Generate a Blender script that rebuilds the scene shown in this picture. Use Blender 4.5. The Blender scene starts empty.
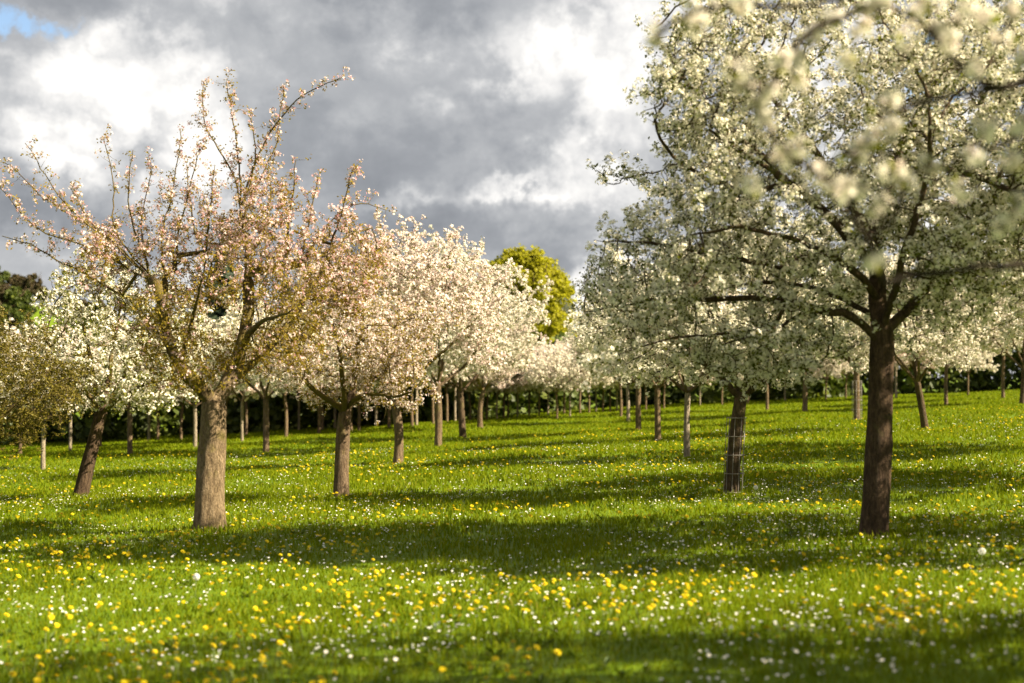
import bpy, math, random
import numpy as np
from mathutils import Vector, Matrix

random.seed(7)
RNG = np.random.default_rng(7)
C = bpy.context.scene.collection
SC = bpy.context.scene
F = 1024 * 50.0 / 36.0            # focal length in pixels
CAM_H = 1.6
PITCH = math.atan((385 - 341.5) / F)

# ------------------------------------------------------------------ terrain
def sstep(t):
    t = np.clip(t, 0, 1)
    return t * t * (3 - 2 * t)

def gz(x, y):
    x = np.asarray(x, float); y = np.asarray(y, float)
    z = 0.05 * 60 * np.tanh(x / 60)
    z = z + 0.035 * np.sin(x * 0.9 + y * 0.31 + 1.0) * np.sin(y * 0.55 - x * 0.2) + 0.05 * np.sin(x * 0.23 - y * 0.17)
    hill = 19 * sstep((y - 105) / 140) * sstep((-x - 22) / 70)
    return z + hill + 30 * sstep((y - 500) / 900) * sstep((-x + 100) / 500)

CAMP = np.array([0, 0, CAM_H + float(gz(0, 0))])
def ray(px, py):
    v = Vector(((px - 512) / F, 1.0, -(py - 341.5) / F))
    c, s = math.cos(PITCH), math.sin(PITCH)
    return np.array([v.x, v.y * c - v.z * s, v.y * s + v.z * c])

def P(px, py):
    d = ray(px, py)
    t = np.linspace(3, 400, 8000)
    q = CAMP[None] + d[None] * t[:, None]
    below = q[:, 2] < gz(q[:, 0], q[:, 1])
    i = int(np.argmax(below)) if below.any() else len(t) - 1
    return float(q[i, 0]), float(q[i, 1])

def at(px, py, D):
    """world point on the ray of a pixel at depth y = D"""
    d = ray(px, py)
    return CAMP + d * (D / d[1])

# ------------------------------------------------------------------ tagging / linking
def tag(o, label=None, cat=None, group=None, kind=None):
    if label: o['label'] = label
    if cat: o['category'] = cat
    if group: o['group'] = group
    if kind: o['kind'] = kind
    return o

def empty(name, loc=(0, 0, 0), rz=0.0, s=1.0):
    o = bpy.data.objects.new(name, None)
    o.empty_display_size = 0.2
    o.location = loc; o.rotation_euler = (0, 0, rz); o.scale = (s, s, s)
    C.objects.link(o)
    return o

def mesh_np(name, V, faces, mats, parent=None, smooth=True, matidx=None):
    """faces: list of (F,k) int arrays"""
    me = bpy.data.meshes.new(name)
    V = np.asarray(V, np.float32)
    faces = [np.asarray(f, np.int32) for f in faces if len(f)]
    me.vertices.add(len(V)); me.vertices.foreach_set('co', V.ravel())
    li = np.concatenate([f.ravel() for f in faces])
    tot = np.concatenate([np.full(len(f), f.shape[1], np.int32) for f in faces])
    st = np.concatenate([[0], np.cumsum(tot)[:-1]]).astype(np.int32)
    me.loops.add(len(li)); me.loops.foreach_set('vertex_index', li)
    me.polygons.add(len(tot)); me.polygons.foreach_set('loop_start', st)
    try: me.polygons.foreach_set('loop_total', tot)
    except Exception: pass
    me.polygons.foreach_set('use_smooth', np.full(len(tot), smooth))
    for m in (mats if isinstance(mats, (list, tuple)) else [mats]): me.materials.append(m)
    if matidx is not None: me.polygons.foreach_set('material_index', np.asarray(matidx, np.int32))
    me.update(calc_edges=True); me.validate()
    o = bpy.data.objects.new(name, me)
    C.objects.link(o)
    if parent is not None: o.parent = parent
    return o

KIDS = {}
def kids(o):
    return list(o.children)

def dup(root, loc, rz, s, label, group=None, lean=None):
    r = root.copy(); C.objects.link(r)
    r.location = loc; r.rotation_euler = (lean[0] if lean else 0, lean[1] if lean else 0, rz)
    r.scale = (s, s, s) if not hasattr(s, '__len__') else s
    r['label'] = label
    if group: r['group'] = group
    elif 'group' in r: del r['group']
    for ch in kids(root):
        c = ch.copy(); C.objects.link(c); c.parent = r
        for g in kids(ch):
            d = g.copy(); C.objects.link(d); d.parent = c
    return r

# ------------------------------------------------------------------ materials
def new_mat(name):
    m = bpy.data.materials.new(name); m.use_nodes = True
    nt = m.node_tree; nt.nodes.clear()
    return m, nt
def nd(nt, typ, **kw):
    n = nt.nodes.new(typ)
    for k, v in kw.items():
        if k.startswith('i_'): n.inputs[k[2:].replace('_', ' ')].default_value = v
        else: setattr(n, k, v)
    return n
def ramp(nt, fac, stops, interp='LINEAR'):
    r = nt.nodes.new('ShaderNodeValToRGB'); r.color_ramp.interpolation = interp
    els = r.color_ramp.elements
    while len(els) < len(stops): els.new(0.5)
    for e, (p, c) in zip(els, stops):
        e.position = p; e.color = (*c, 1) if len(c) == 3 else c
    nt.links.new(fac, r.inputs['Fac'])
    return r

def leaf_mat(name, stops, trans=0.4, rough=0.55, tmul=(1.2, 1.25, 0.7), spec=0.25):
    """thin leaf or petal: colour varies from island to island"""
    m, nt = new_mat(name); L = nt.links.new
    g = nd(nt, 'ShaderNodeNewGeometry')
    r = ramp(nt, g.outputs['Random Per Island'], stops)
    b = nd(nt, 'ShaderNodeBsdfPrincipled'); b.inputs['Roughness'].default_value = rough
    b.inputs['Specular IOR Level'].default_value = spec
    L(r.outputs['Color'], b.inputs['Base Color'])
    mul = nd(nt, 'ShaderNodeMix', data_type='RGBA', blend_type='MULTIPLY'); mul.inputs[0].default_value = 1
    L(r.outputs['Color'], mul.inputs[6]); mul.inputs[7].default_value = (*tmul, 1)
    t = nd(nt, 'ShaderNodeBsdfTranslucent'); L(mul.outputs[2], t.inputs['Color'])
    mx = nd(nt, 'ShaderNodeMixShader'); mx.inputs[0].default_value = trans
    L(b.outputs[0], mx.inputs[1]); L(t.outputs[0], mx.inputs[2])
    o = nd(nt, 'ShaderNodeOutputMaterial'); L(mx.outputs[0], o.inputs['Surface'])
    return m

def bark_mat(name, dark, mid, light, moss=None, sc=14.0, moss_amt=0.5):
    m, nt = new_mat(name); L = nt.links.new
    tc = nd(nt, 'ShaderNodeTexCoord')
    mp = nd(nt, 'ShaderNodeMapping'); mp.inputs['Scale'].default_value = (1, 1, 0.28)
    L(tc.outputs['Object'], mp.inputs['Vector'])
    n1 = nd(nt, 'ShaderNodeTexNoise', i_Scale=sc, i_Detail=8.0, i_Roughness=0.65); L(mp.outputs[0], n1.inputs['Vector'])
    v = nd(nt, 'ShaderNodeTexVoronoi', feature='DISTANCE_TO_EDGE', i_Scale=sc * 2.2)
    wob = nd(nt, 'ShaderNodeVectorMath', operation='ADD')
    sc2 = nd(nt, 'ShaderNodeVectorMath', operation='SCALE'); sc2.inputs['Scale'].default_value = 0.06
    L(n1.outputs['Color'], sc2.inputs[0]); L(mp.outputs[0], wob.inputs[0]); L(sc2.outputs[0], wob.inputs[1]); L(wob.outputs[0], v.inputs['Vector'])
    crack = nd(nt, 'ShaderNodeMapRange'); crack.inputs['From Max'].default_value = 0.12; L(v.outputs['Distance'], crack.inputs['Value'])
    add = nd(nt, 'ShaderNodeMath', operation='MULTIPLY'); L(n1.outputs['Fac'], add.inputs[0])
    cr2 = nd(nt, 'ShaderNodeMapRange'); cr2.inputs['To Min'].default_value = 0.75; L(crack.outputs[0], cr2.inputs['Value']); L(cr2.outputs[0], add.inputs[1])
    r = ramp(nt, add.outputs[0], [(0.25, dark), (0.45, mid), (0.68, light)])
    col = r.outputs['Color']
    if moss is not None:
        n2 = nd(nt, 'ShaderNodeTexNoise', i_Scale=5.0, i_Detail=5.0, i_Roughness=0.6); L(tc.outputs['Object'], n2.inputs['Vector'])
        mr = nd(nt, 'ShaderNodeMapRange'); mr.inputs['From Min'].default_value = 0.62 - 0.25 * moss_amt; mr.inputs['From Max'].default_value = 0.75 - 0.2 * moss_amt
        mr.inputs['To Max'].default_value = 0.85
        L(n2.outputs['Fac'], mr.inputs['Value'])
        mx = nd(nt, 'ShaderNodeMix', data_type='RGBA'); L(mr.outputs[0], mx.inputs[0]); L(col, mx.inputs[6]); mx.inputs[7].default_value = (*moss, 1)
        col = mx.outputs[2]
    b = nd(nt, 'ShaderNodeBsdfPrincipled'); b.inputs['Roughness'].default_value = 0.9; b.inputs['Specular IOR Level'].default_value = 0.15
    L(col, b.inputs['Base Color'])
    bp = nd(nt, 'ShaderNodeBump', i_Strength=1.0, i_Distance=0.04); L(add.outputs[0], bp.inputs['Height']); L(bp.outputs[0], b.inputs['Normal'])
    o = nd(nt, 'ShaderNodeOutputMaterial'); L(b.outputs[0], o.inputs['Surface'])
    return m

def plain_mat(name, col, rough=0.6, metal=0.0, var=0.15):
    m, nt = new_mat(name); L = nt.links.new
    n = nd(nt, 'ShaderNodeTexNoise', i_Scale=30.0, i_Detail=4.0)
    r = ramp(nt, n.outputs['Fac'], [(0.3, tuple(c * (1 - var) for c in col)), (0.7, tuple(min(1, c * (1 + var)) for c in col))])
    b = nd(nt, 'ShaderNodeBsdfPrincipled'); b.inputs['Roughness'].default_value = rough; b.inputs['Metallic'].default_value = metal
    L(r.outputs['Color'], b.inputs['Base Color'])
    o = nd(nt, 'ShaderNodeOutputMaterial'); L(b.outputs[0], o.inputs['Surface'])
    return m

M = {}
M['bark_tan'] = bark_mat('bark_tan', (0.055, 0.036, 0.02), (0.17, 0.122, 0.070), (0.28, 0.21, 0.13), (0.15, 0.12, 0.04), 24, 0.25)
M['bark_brown'] = bark_mat('bark_brown', (0.025, 0.016, 0.011), (0.075, 0.048, 0.030), (0.15, 0.10, 0.062), (0.11, 0.09, 0.035), 26, 0.15)
M['bark_mid'] = bark_mat('bark_mid', (0.045, 0.03, 0.018), (0.125, 0.085, 0.052), (0.21, 0.155, 0.10), (0.17, 0.14, 0.04), 24, 0.3)
M['bark_pale'] = bark_mat('bark_pale', (0.11, 0.09, 0.065), (0.22, 0.18, 0.13), (0.33, 0.28, 0.21), None, 18)
M['bark_moss'] = bark_mat('bark_moss', (0.04, 0.028, 0.014), (0.10, 0.07, 0.035), (0.17, 0.125, 0.06), (0.14, 0.11, 0.025), 20, 0.9)
M['bark_dark'] = bark_mat('bark_dark', (0.03, 0.02, 0.012), (0.07, 0.048, 0.03), (0.13, 0.09, 0.055), (0.10, 0.085, 0.03), 16, 0.3)
M['bark_black'] = bark_mat('bark_black', (0.012, 0.009, 0.006), (0.028, 0.02, 0.013), (0.05, 0.038, 0.026), None, 20)  # near-black tone stands in for shade on the sunlit near boughs
M['white_petal'] = leaf_mat('white_petal', [(0.0, (0.76, 0.72, 0.61)), (0.6, (0.79, 0.75, 0.67)), (1.0, (0.77, 0.65, 0.60))], 0.45, 0.5, (1.0, 1.0, 0.95))
M['cream_petal'] = leaf_mat('cream_petal', [(0.0, (0.76, 0.72, 0.57)), (0.7, (0.80, 0.77, 0.67)), (1.0, (0.77, 0.69, 0.59))], 0.34, 0.5, (1.0, 1.0, 0.9))
M['blush_petal'] = leaf_mat('blush_petal', [(0.0, (0.77, 0.72, 0.64)), (0.6, (0.78, 0.69, 0.64)), (1.0, (0.75, 0.58, 0.56))], 0.45, 0.5, (1.0, 0.95, 0.92))
M['pink_petal'] = leaf_mat('pink_petal', [(0.0, (0.79, 0.71, 0.67)), (0.6, (0.77, 0.60, 0.58)), (1.0, (0.66, 0.34, 0.37))], 0.42, 0.5, (1.0, 0.9, 0.88))
M['young_leaf'] = leaf_mat('young_leaf', [(0.0, (0.11, 0.12, 0.014)), (0.6, (0.17, 0.18, 0.018)), (1.0, (0.24, 0.235, 0.025))], 0.5)
M['olive_leaf'] = leaf_mat('olive_leaf', [(0.0, (0.17, 0.11, 0.012)), (0.6, (0.26, 0.18, 0.016)), (1.0, (0.30, 0.25, 0.024))], 0.45)
M['green_leaf'] = leaf_mat('green_leaf', [(0.0, (0.05, 0.06, 0.01)), (0.6, (0.09, 0.105, 0.013)), (1.0, (0.17, 0.17, 0.02))], 0.4)
M['drab_leaf'] = leaf_mat('drab_leaf', [(0.0, (0.09, 0.07, 0.012)), (0.6, (0.14, 0.11, 0.015)), (1.0, (0.18, 0.155, 0.02))], 0.35)
M['willow_leaf'] = leaf_mat('willow_leaf', [(0.0, (0.27, 0.26, 0.016)), (1.0, (0.42, 0.39, 0.03))], 0.55)
M['wood_leaf'] = leaf_mat('wood_leaf', [(0.0, (0.035, 0.05, 0.01)), (0.7, (0.075, 0.10, 0.016)), (1.0, (0.13, 0.15, 0.024))], 0.25)
M['spruce_needle'] = leaf_mat('spruce_needle', [(0.0, (0.014, 0.024, 0.014)), (1.0, (0.035, 0.05, 0.024))], 0.15)
M['brown_twig'] = leaf_mat('brown_twig', [(0.0, (0.055, 0.04, 0.022)), (0.6, (0.08, 0.06, 0.026)), (1.0, (0.065, 0.07, 0.02))], 0.2)

# ------------------------------------------------------------------ geometry helpers
def unit(v):
    return v / np.maximum(np.linalg.norm(v, axis=-1, keepdims=True), 1e-9)

def resample(pts, step):
    pts = np.asarray(pts, float)
    seg = np.linalg.norm(np.diff(pts, axis=0), axis=1); s = np.concatenate([[0], np.cumsum(seg)])
    n = max(2, int(round(s[-1] / step)) + 1)
    # smooth with a Catmull-Rom through the points
    t = np.linspace(0, s[-1], n)
    if len(pts) < 3:
        return np.stack([np.interp(t, s, pts[:, i]) for i in range(3)], 1)
    tan = np.gradient(pts, s, axis=0)
    k = np.clip(np.searchsorted(s, t, side='right') - 1, 0, len(pts) - 2)
    h = (s[k + 1] - s[k])[:, None]; u = ((t - s[k])[:, None]) / h
    h00 = 2 * u**3 - 3 * u**2 + 1; h10 = u**3 - 2 * u**2 + u; h01 = -2 * u**3 + 3 * u**2; h11 = u**3 - u**2
    return h00 * pts[k] + h10 * h * tan[k] + h01 * pts[k + 1] + h11 * h * tan[k + 1]

class Tube:
    def __init__(self): self.V = []; self.Q = []; self.T = []; self.n = 0
    def add(self, pts, rad, sides, rough=0.0, seed=0, flare=0.0):
        pts = np.asarray(pts, float); rad = np.asarray(rad, float); n = len(pts)
        tan = unit(np.gradient(pts, axis=0))
        ref = np.array([1.0, 0, 0]) if abs(tan[0, 0]) < 0.8 else np.array([0, 1.0, 0])
        a0 = unit(np.cross(tan[0], ref))
        A = np.empty((n, 3)); A[0] = a0
        for i in range(1, n):
            a = A[i - 1] - tan[i] * np.dot(A[i - 1], tan[i]); A[i] = a / max(np.linalg.norm(a), 1e-9)
        B = np.cross(tan, A)
        th = np.arange(sides) * 2 * np.pi / sides
        R = np.repeat(rad[:, None], sides, 1)
        if rough:
            rr = np.random.default_rng(seed)
            z = np.arange(n)[:, None]; ph = rr.uniform(0, 6.28, 8)
            R = R * (1 + rough * (0.5 * np.sin(3 * th[None] + ph[0] + 0.12 * z) + 0.35 * np.sin(5 * th[None] + ph[1] - 0.2 * z)
                     + 0.4 * np.sin(2 * th[None] + 0.31 * z + ph[2]) + 0.3 * np.sin(7 * th[None] + ph[3]) * np.sin(0.5 * z + ph[4])) + rr.normal(0, rough * 0.15, (n, sides)))
        if sides >= 36:                     # knots and healed pruning scars
            kr = np.random.default_rng(seed + 9); zz = np.linspace(0, np.linalg.norm(pts[-1] - pts[0]), n)[:, None]
            for q in range(6):
                d = (th[None] - kr.uniform(0, 6.28) + np.pi) % (2 * np.pi) - np.pi; e = zz - kr.uniform(.25, 1.0) * zz[-1]; sz = kr.uniform(.03, .055)
                g = np.exp(-((d * rad.mean()) ** 2 + e ** 2) / sz ** 2); rim = np.exp(-((d * rad.mean()) ** 2 + e ** 2) / (sz * .45) ** 2)
                R = R * (1 + .16 * g - .2 * rim)
        if flare:
            hgt = np.linalg.norm(pts - pts[0], axis=1)[:, None]
            ph = np.random.default_rng(seed + 5).uniform(0, 6.28)
            R = R * (1 + flare * np.exp(-hgt / 0.13) * (1 + 0.45 * np.sin(4 * th[None] + ph) + 0.25 * np.sin(7 * th[None] + 2 * ph)))
        ring = pts[:, None] + A[:, None] * (np.cos(th)[None, :, None] * R[..., None]) + B[:, None] * (np.sin(th)[None, :, None] * R[..., None])
        self.V.append(ring.reshape(-1, 3))
        i = np.arange(n - 1)[:, None] * sides; j = np.arange(sides)[None]; jn = (j + 1) % sides
        q = np.stack([i + j, i + jn, i + sides + jn, i + sides + j], -1).reshape(-1, 4) + self.n
        self.Q.append(q)
        tip = np.array([self.n + (n - 1) * sides + k for k in range(sides)])
        if sides == 3: self.T.append(tip[None])
        else:
            self.V.append(pts[-1:] + tan[-1:] * rad[-1] * 0.5); c = self.n + n * sides
            self.T.append(np.stack([tip, np.roll(tip, -1), np.full(sides, c)], -1)); self.n += 1
        self.n += n * sides
    def raw(self, V, Q=None, T=None):
        if Q is not None: self.Q.append(np.asarray(Q) + self.n)
        if T is not None: self.T.append(np.asarray(T) + self.n)
        self.V.append(V); self.n += len(V)
    def build(self, name, mat, parent=None, smooth=True):
        return mesh_np(name, np.concatenate(self.V), [np.concatenate(self.Q) if self.Q else [], np.concatenate(self.T) if self.T else []], mat, parent, smooth)

def frames(N, rng):
    N = unit(N); r = unit(rng.normal(size=N.shape))
    U = unit(np.cross(N, r)); W = np.cross(N, U)
    return np.stack([U, W, N], -1)            # columns

def scatter(base_v, base_f, pos, N, scale, rng, jitter=0.0):
    """copies of a small shape baked into one mesh: returns V, F"""
    R = frames(N, rng); n = len(pos)
    bv = np.repeat(base_v[None], n, 0)
    if jitter: bv = bv + rng.normal(0, jitter, bv.shape)
    V = np.einsum('nij,nkj->nki', R, bv * np.asarray(scale).reshape(n, 1, -1)) + pos[:, None]
    Fc = (base_f[None] + (np.arange(n) * len(base_v))[:, None, None]).reshape(-1, base_f.shape[1])
    return V.reshape(-1, 3), Fc

def flower_shape():
    V = [(0, 0, 0)]; Fq = []
    for k in range(5):
        a = 2 * math.pi * k / 5
        for da, r, z in ((-0.5, 0.62, 0.22), (0.0, 1.05, 0.34), (0.5, 0.62, 0.22)):
            V.append((r * math.cos(a + da), r * math.sin(a + da), z))
        b = 1 + 3 * k
        Fq.append((0, b, b + 1, b + 2))
    return np.array(V, float), np.array(Fq)
FLOWER = flower_shape()
PUFF = (np.array([(-1, -0.6, 0.25), (0, -1, 0.0), (1, -0.5, 0.25), (0.75, 0.7, 0.3), (0, 0.95, 0.05), (-0.8, 0.7, 0.2)], float), np.array([(0, 1, 4, 5), (1, 2, 3, 4)]))
BUD = (np.array([(1, 0, 0), (-0.5, 0.87, 0), (-0.5, -0.87, 0), (0, 0, 1.3), (0, 0, -0.9)], float), np.array([(0, 1, 3), (1, 2, 3), (2, 0, 3), (1, 0, 4), (2, 1, 4), (0, 2, 4)]))
LEAF = (np.array([(0, 0, 0), (0.5, -0.32, 0.10), (1.0, 0, -0.06), (0.5, 0.32, 0.10), (0.5, 0, 0.0)], float), np.array([(0, 1, 2, 4), (0, 4, 2, 3)]))

def grow(init, attr, step, kill, rng, up=0.05, jit=0.12, maxit=140):
    """space colonisation. init: list of polylines, first the trunk; later ones start at the nearest node there already."""
    nodes = []; par = []; act = []; rmin = []
    for k, (pl, r0, r1) in enumerate(init):
        pts = resample(pl, step)
        if k == 0:
            base = -1
            for i, p in enumerate(pts):
                nodes.append(p); par.append(base); base = len(nodes) - 1
                act.append(i >= len(pts) - 1); rmin.append(r0 + (r1 - r0) * i / (len(pts) - 1))
        else:
            d = np.linalg.norm(np.array(nodes) - pts[0], axis=1); base = int(np.argmin(d))
            wv = np.cumsum(rng.normal(0, step * .09, pts.shape), 0); wv -= np.linspace(0, 1, len(pts))[:, None] * wv[-1]
            pts = pts + wv
            for i, p in enumerate(pts[1:]):
                nodes.append(p); par.append(base); base = len(nodes) - 1; act.append(True); rmin.append(r0 + (r1 - r0) * (i + 1) / (len(pts) - 1))
    P_ = np.array(nodes); A = np.asarray(attr, float)
    par = list(par); rmin = list(rmin)
    idx = np.nonzero(np.array(act))[0]
    D = np.linalg.norm(A[:, None] - P_[idx][None], axis=2)
    bi = idx[np.argmin(D, 1)]; bd = D.min(1)
    alive = bd > kill
    cnt = len(P_); cap = 60000
    buf = np.zeros((cap, 3)); buf[:cnt] = P_
    seen = set()
    for it in range(maxit):
        ia = np.nonzero(alive)[0]
        if len(ia) == 0: break
        tgt, inv = np.unique(bi[ia], return_inverse=True)
        d = unit(A[ia] - buf[bi[ia]])
        S = np.zeros((len(tgt), 3)); np.add.at(S, inv, d)
        S = unit(S) + rng.normal(0, jit, S.shape); S[:, 2] += up
        new = buf[tgt] + unit(S) * step
        keep = []
        for k, t in enumerate(tgt):
            key = (int(t), tuple(np.round(new[k] / (step * 0.3)).astype(int)))
            if key in seen: continue
            seen.add(key); keep.append(k)
        if not keep: break
        new = new[keep]; tg = tgt[keep]
        n0 = cnt; cnt += len(new)
        if cnt >= cap: break
        buf[n0:cnt] = new; par += [int(t) for t in tg]; rmin += [0.0] * len(new)
        D = np.linalg.norm(A[ia][:, None] - new[None], axis=2)
        m = D.min(1); j = np.argmin(D, 1)
        upd = m < bd[ia]
        bd[ia[upd]] = m[upd]; bi[ia[upd]] = n0 + j[upd]
        alive[ia[bd[ia] < kill]] = False
    return buf[:cnt].copy(), np.array(par), np.array(rmin)

def ell(cx, cy, cz, rx, ry, rz, n, rng, shell=0.5, zmin=None):
    d = unit(rng.normal(size=(n, 3))); r = rng.uniform(0, 1, n) ** (1 / (3 + 4 * shell))
    p = d * r[:, None] * np.array([rx, ry, rz]) + np.array([cx, cy, cz])
    if zmin is not None: p = p[p[:, 2] > zmin]
    return p

def clumpy(cx, cy, cz, rx, ry, rz, n, rng, k, br, zmin=None):
    """a crown of k uneven masses with gaps between them"""
    c = ell(cx, cy, cz, rx, ry, rz, k, rng, 1.0); out = []
    for q in c:
        b = br * rng.uniform(.6, 1.25)
        out.append(ell(q[0], q[1], q[2], b, b, b * .75, max(6, int(n / k * rng.uniform(.6, 1.3))), rng, .2, zmin))
    return np.concatenate(out)

def sprays(n, cx, cy, cz, rx, ry, rz, rng, L=(.35, .8), up=.3):
    """lines of points that poke out of the crown: long sprigs"""
    d = unit(rng.normal(size=(n, 3))); d[:, 2] = np.abs(d[:, 2]) * .9 - .25
    d = unit(d); p0 = d * np.array([rx, ry, rz]) * .82 + np.array([cx, cy, cz])
    v = unit(d + rng.normal(0, .25, d.shape) + np.array([0, 0, up])) * rng.uniform(*L, (n, 1))
    t = np.linspace(0, 1, 8)[None, :, None]
    return (p0[:, None] + v[:, None] * t + rng.normal(0, .02, (n, 8, 3))).reshape(-1, 3)

def make_tree(name, init, attr, seed, bark, twigbark, petal, leaf, step=0.14, kill=0.2, tip_r=0.004, lod=0,
              n_twig=2.0, twig_len=(0.08, 0.26), cl_node=0.6, nflow=5, fsize=0.019, nleaf=4, lsize=0.045, up=0.05, bud=0.0, skip_flower=0.0,
              trunk_sides=20, rough=0.05, flare=0.35, thin=0.013, droop=0.0, jit=0.12, cl_drop=None, bud_mat=None, spread=None):
    rng = np.random.default_rng(seed)
    root = empty(name)
    p, par, rmin = grow(init, attr, step, kill, rng, up, jit)
    n = len(p)
    nch = np.bincount(par[par >= 0], minlength=n)
    tips = int((nch == 0).sum())
    r_root = init[0][2]                      # radius at the fork
    ex = max(1.7, math.log(max(tips, 2)) / math.log(r_root / tip_r))
    acc = np.where(nch == 0, tip_r ** ex, 0.0)
    for i in range(n - 1, 0, -1):            # children always come after parents
        if par[i] >= 0: acc[par[i]] += acc[i]
    r = np.maximum(acc ** (1 / ex), rmin)
    # chains
    big = -np.ones(n, int); best = np.zeros(n)
    for i in range(n - 1, 0, -1):
        q = par[i]
        if q >= 0 and r[i] > best[q]: best[q] = r[i]; big[q] = i
    trunk_n = len(resample(init[0][0], step))
    starts = [0] + [i for i in range(1, n) if big[par[i]] != i]
    br = Tube()
    for s in starts:
        ch = [s]
        while big[ch[-1]] >= 0: ch.append(big[ch[-1]])
        rr = r[ch].copy(); pts = p[ch]
        if s == 0:
            # trunk: finely resampled, from the ground through the fork and on up to the first thin part
            k = trunk_n + 5
            tp = pts[:k]; tr = rr[:k]
            s0 = np.concatenate([[0], np.cumsum(np.linalg.norm(np.diff(tp, axis=0), axis=1))])
            t = np.linspace(0, s0[-1], int(s0[-1] / 0.05) + 2)
            fp = np.stack([np.interp(t, s0, tp[:, i]) for i in range(3)], 1); fr = np.interp(t, s0, tr)
            fp[0, 2] -= 0.12
            tb = Tube(); tb.add(fp, fr, trunk_sides, rough, seed, flare)
            tb.build('trunk', bark, root)
            pts = pts[k - 2:]; rr = rr[k - 2:]
            if len(pts) < 2: continue
        else:
            pts = np.concatenate([p[par[s]][None], pts]); rr = np.concatenate([[min(r[par[s]], rr[0] * 1.15)], rr])
        rm = rr.max()
        if lod >= 1 and rm < 0.006: sides = 3
        else: sides = 10 if rm > 0.045 else 6 if rm > 0.018 else 4 if rm > 0.009 else 3
        br.add(pts, rr, sides, 0.06 if sides >= 6 else 0, seed + s)
    # twigs
    thin_i = np.nonzero((r < thin) & (np.arange(n) >= trunk_n))[0]
    dirs = unit(p - p[np.maximum(par, 0)] + 1e-6)
    ti = rng.choice(thin_i, int(len(thin_i) * n_twig))
    td = unit(dirs[ti] * 0.5 + rng.normal(0, 0.6, (len(ti), 3)) + np.array([0, 0, 0.22 - droop]))
    tl = rng.uniform(*twig_len, len(ti))[:, None]
    p0 = p[ti]; p1 = p0 + td * tl * 0.5; p2 = p1 + unit(td + rng.normal(0, 0.25, td.shape) + np.array([0, 0, 0.15 - droop])) * tl * 0.5
    fr_ = frames(td, rng); w = 0.0028 if lod == 0 else 0.004
    ang = np.arange(3) * 2.094
    off = np.stack([np.cos(ang), np.sin(ang)], -1)
    ring = np.einsum('nij,kj->nki', fr_[:, :, :2], off)
    tv = np.concatenate([p0[:, None] + ring * w, p1[:, None] + ring * w * 0.7, p2[:, None]], 1)
    m = len(ti); o7 = (np.arange(m) * 7)[:, None, None]
    q = np.array([(0, 1, 4, 3), (1, 2, 5, 4), (2, 0, 3, 5)])[None] + o7; t3 = np.array([(3, 4, 6), (4, 5, 6), (5, 3, 6)])[None] + o7
    br.raw(tv.reshape(-1, 3), q.reshape(-1, 4), t3.reshape(-1, 3))
    br.build('branches', twigbark, root)
    # blossom clusters
    ci = rng.choice(thin_i, int(len(thin_i) * cl_node))
    cp = np.concatenate([p2, p1[rng.random(m) < 0.45], p[ci] + rng.normal(0, 0.02, (len(ci), 3))])
    cd = np.concatenate([unit(p2 - p1), td[: len(cp) - len(p2) - len(ci)], unit(rng.normal(size=(len(ci), 3)))])
    keep = rng.random(len(cp)) > skip_flower
    if cl_drop is not None: keep &= ~cl_drop(cp, rng)
    fp_, fd_ = cp[keep], cd[keep]
    k = nflow; rep = np.repeat(np.arange(len(fp_)), k)
    nrm = unit(fd_[rep] * 0.5 + rng.normal(0, 0.75, (len(rep), 3)) + np.array([0, 0, 0.35]))
    spread = spread or (0.032 if lod == 0 else 0.045)
    pos = fp_[rep] + nrm * spread * rng.uniform(0.5, 1.4, (len(rep), 1)) + rng.normal(0, 0.012, (len(rep), 3))
    if k > 0 and len(pos):
        sh = FLOWER if lod == 0 else PUFF
        isb = rng.random(len(pos)) < bud
        v, f = scatter(sh[0], sh[1], pos[~isb], nrm[~isb], fsize * rng.uniform(0.75, 1.2, ((~isb).sum(), 1)), rng, 0.05)
        mesh_np('blossom', v, [f], petal, root, False)
        if isb.any():
            v, f = scatter(BUD[0], BUD[1], pos[isb], nrm[isb], fsize * 0.45 * rng.uniform(0.75, 1.3, (isb.sum(), 1)), rng)
            mesh_np('bud_cluster', v, [f], bud_mat or petal, root, False)
    # leaves
    if nleaf:
        rep = np.repeat(np.arange(len(cp)), nleaf)
        nd_ = unit(cd[rep] * 0.5 + rng.normal(0, 0.9, (len(rep), 3)) + np.array([0, 0, 0.3]))
        lp = cp[rep] + rng.normal(0, 0.022, (len(rep), 3))
        v, f = scatter(LEAF[0], LEAF[1], lp, nd_, lsize * rng.uniform(0.6, 1.25, (len(rep), 1)), rng)
        mesh_np('leaves', v, [f], leaf, root, False)
    return root


# ------------------------------------------------------------------ near trees, each shaped on its own
def base_of(px, py):
    x, y = P(px, py); return np.array([x, y, float(gz(x, y))])

def px_poly(pts, base, D, dy=None):
    """pixel polyline at depth D (+ offsets) in the tree's own metres"""
    out = []
    for i, q in enumerate(pts):
        d = D + (dy[i] if dy is not None and hasattr(dy, '__len__') else (dy or 0) * i / max(1, len(pts) - 1))
        out.append(at(q[0], q[1], d) - base)
    return np.array(out)

def place(root, b): root.location = tuple(b)

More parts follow.
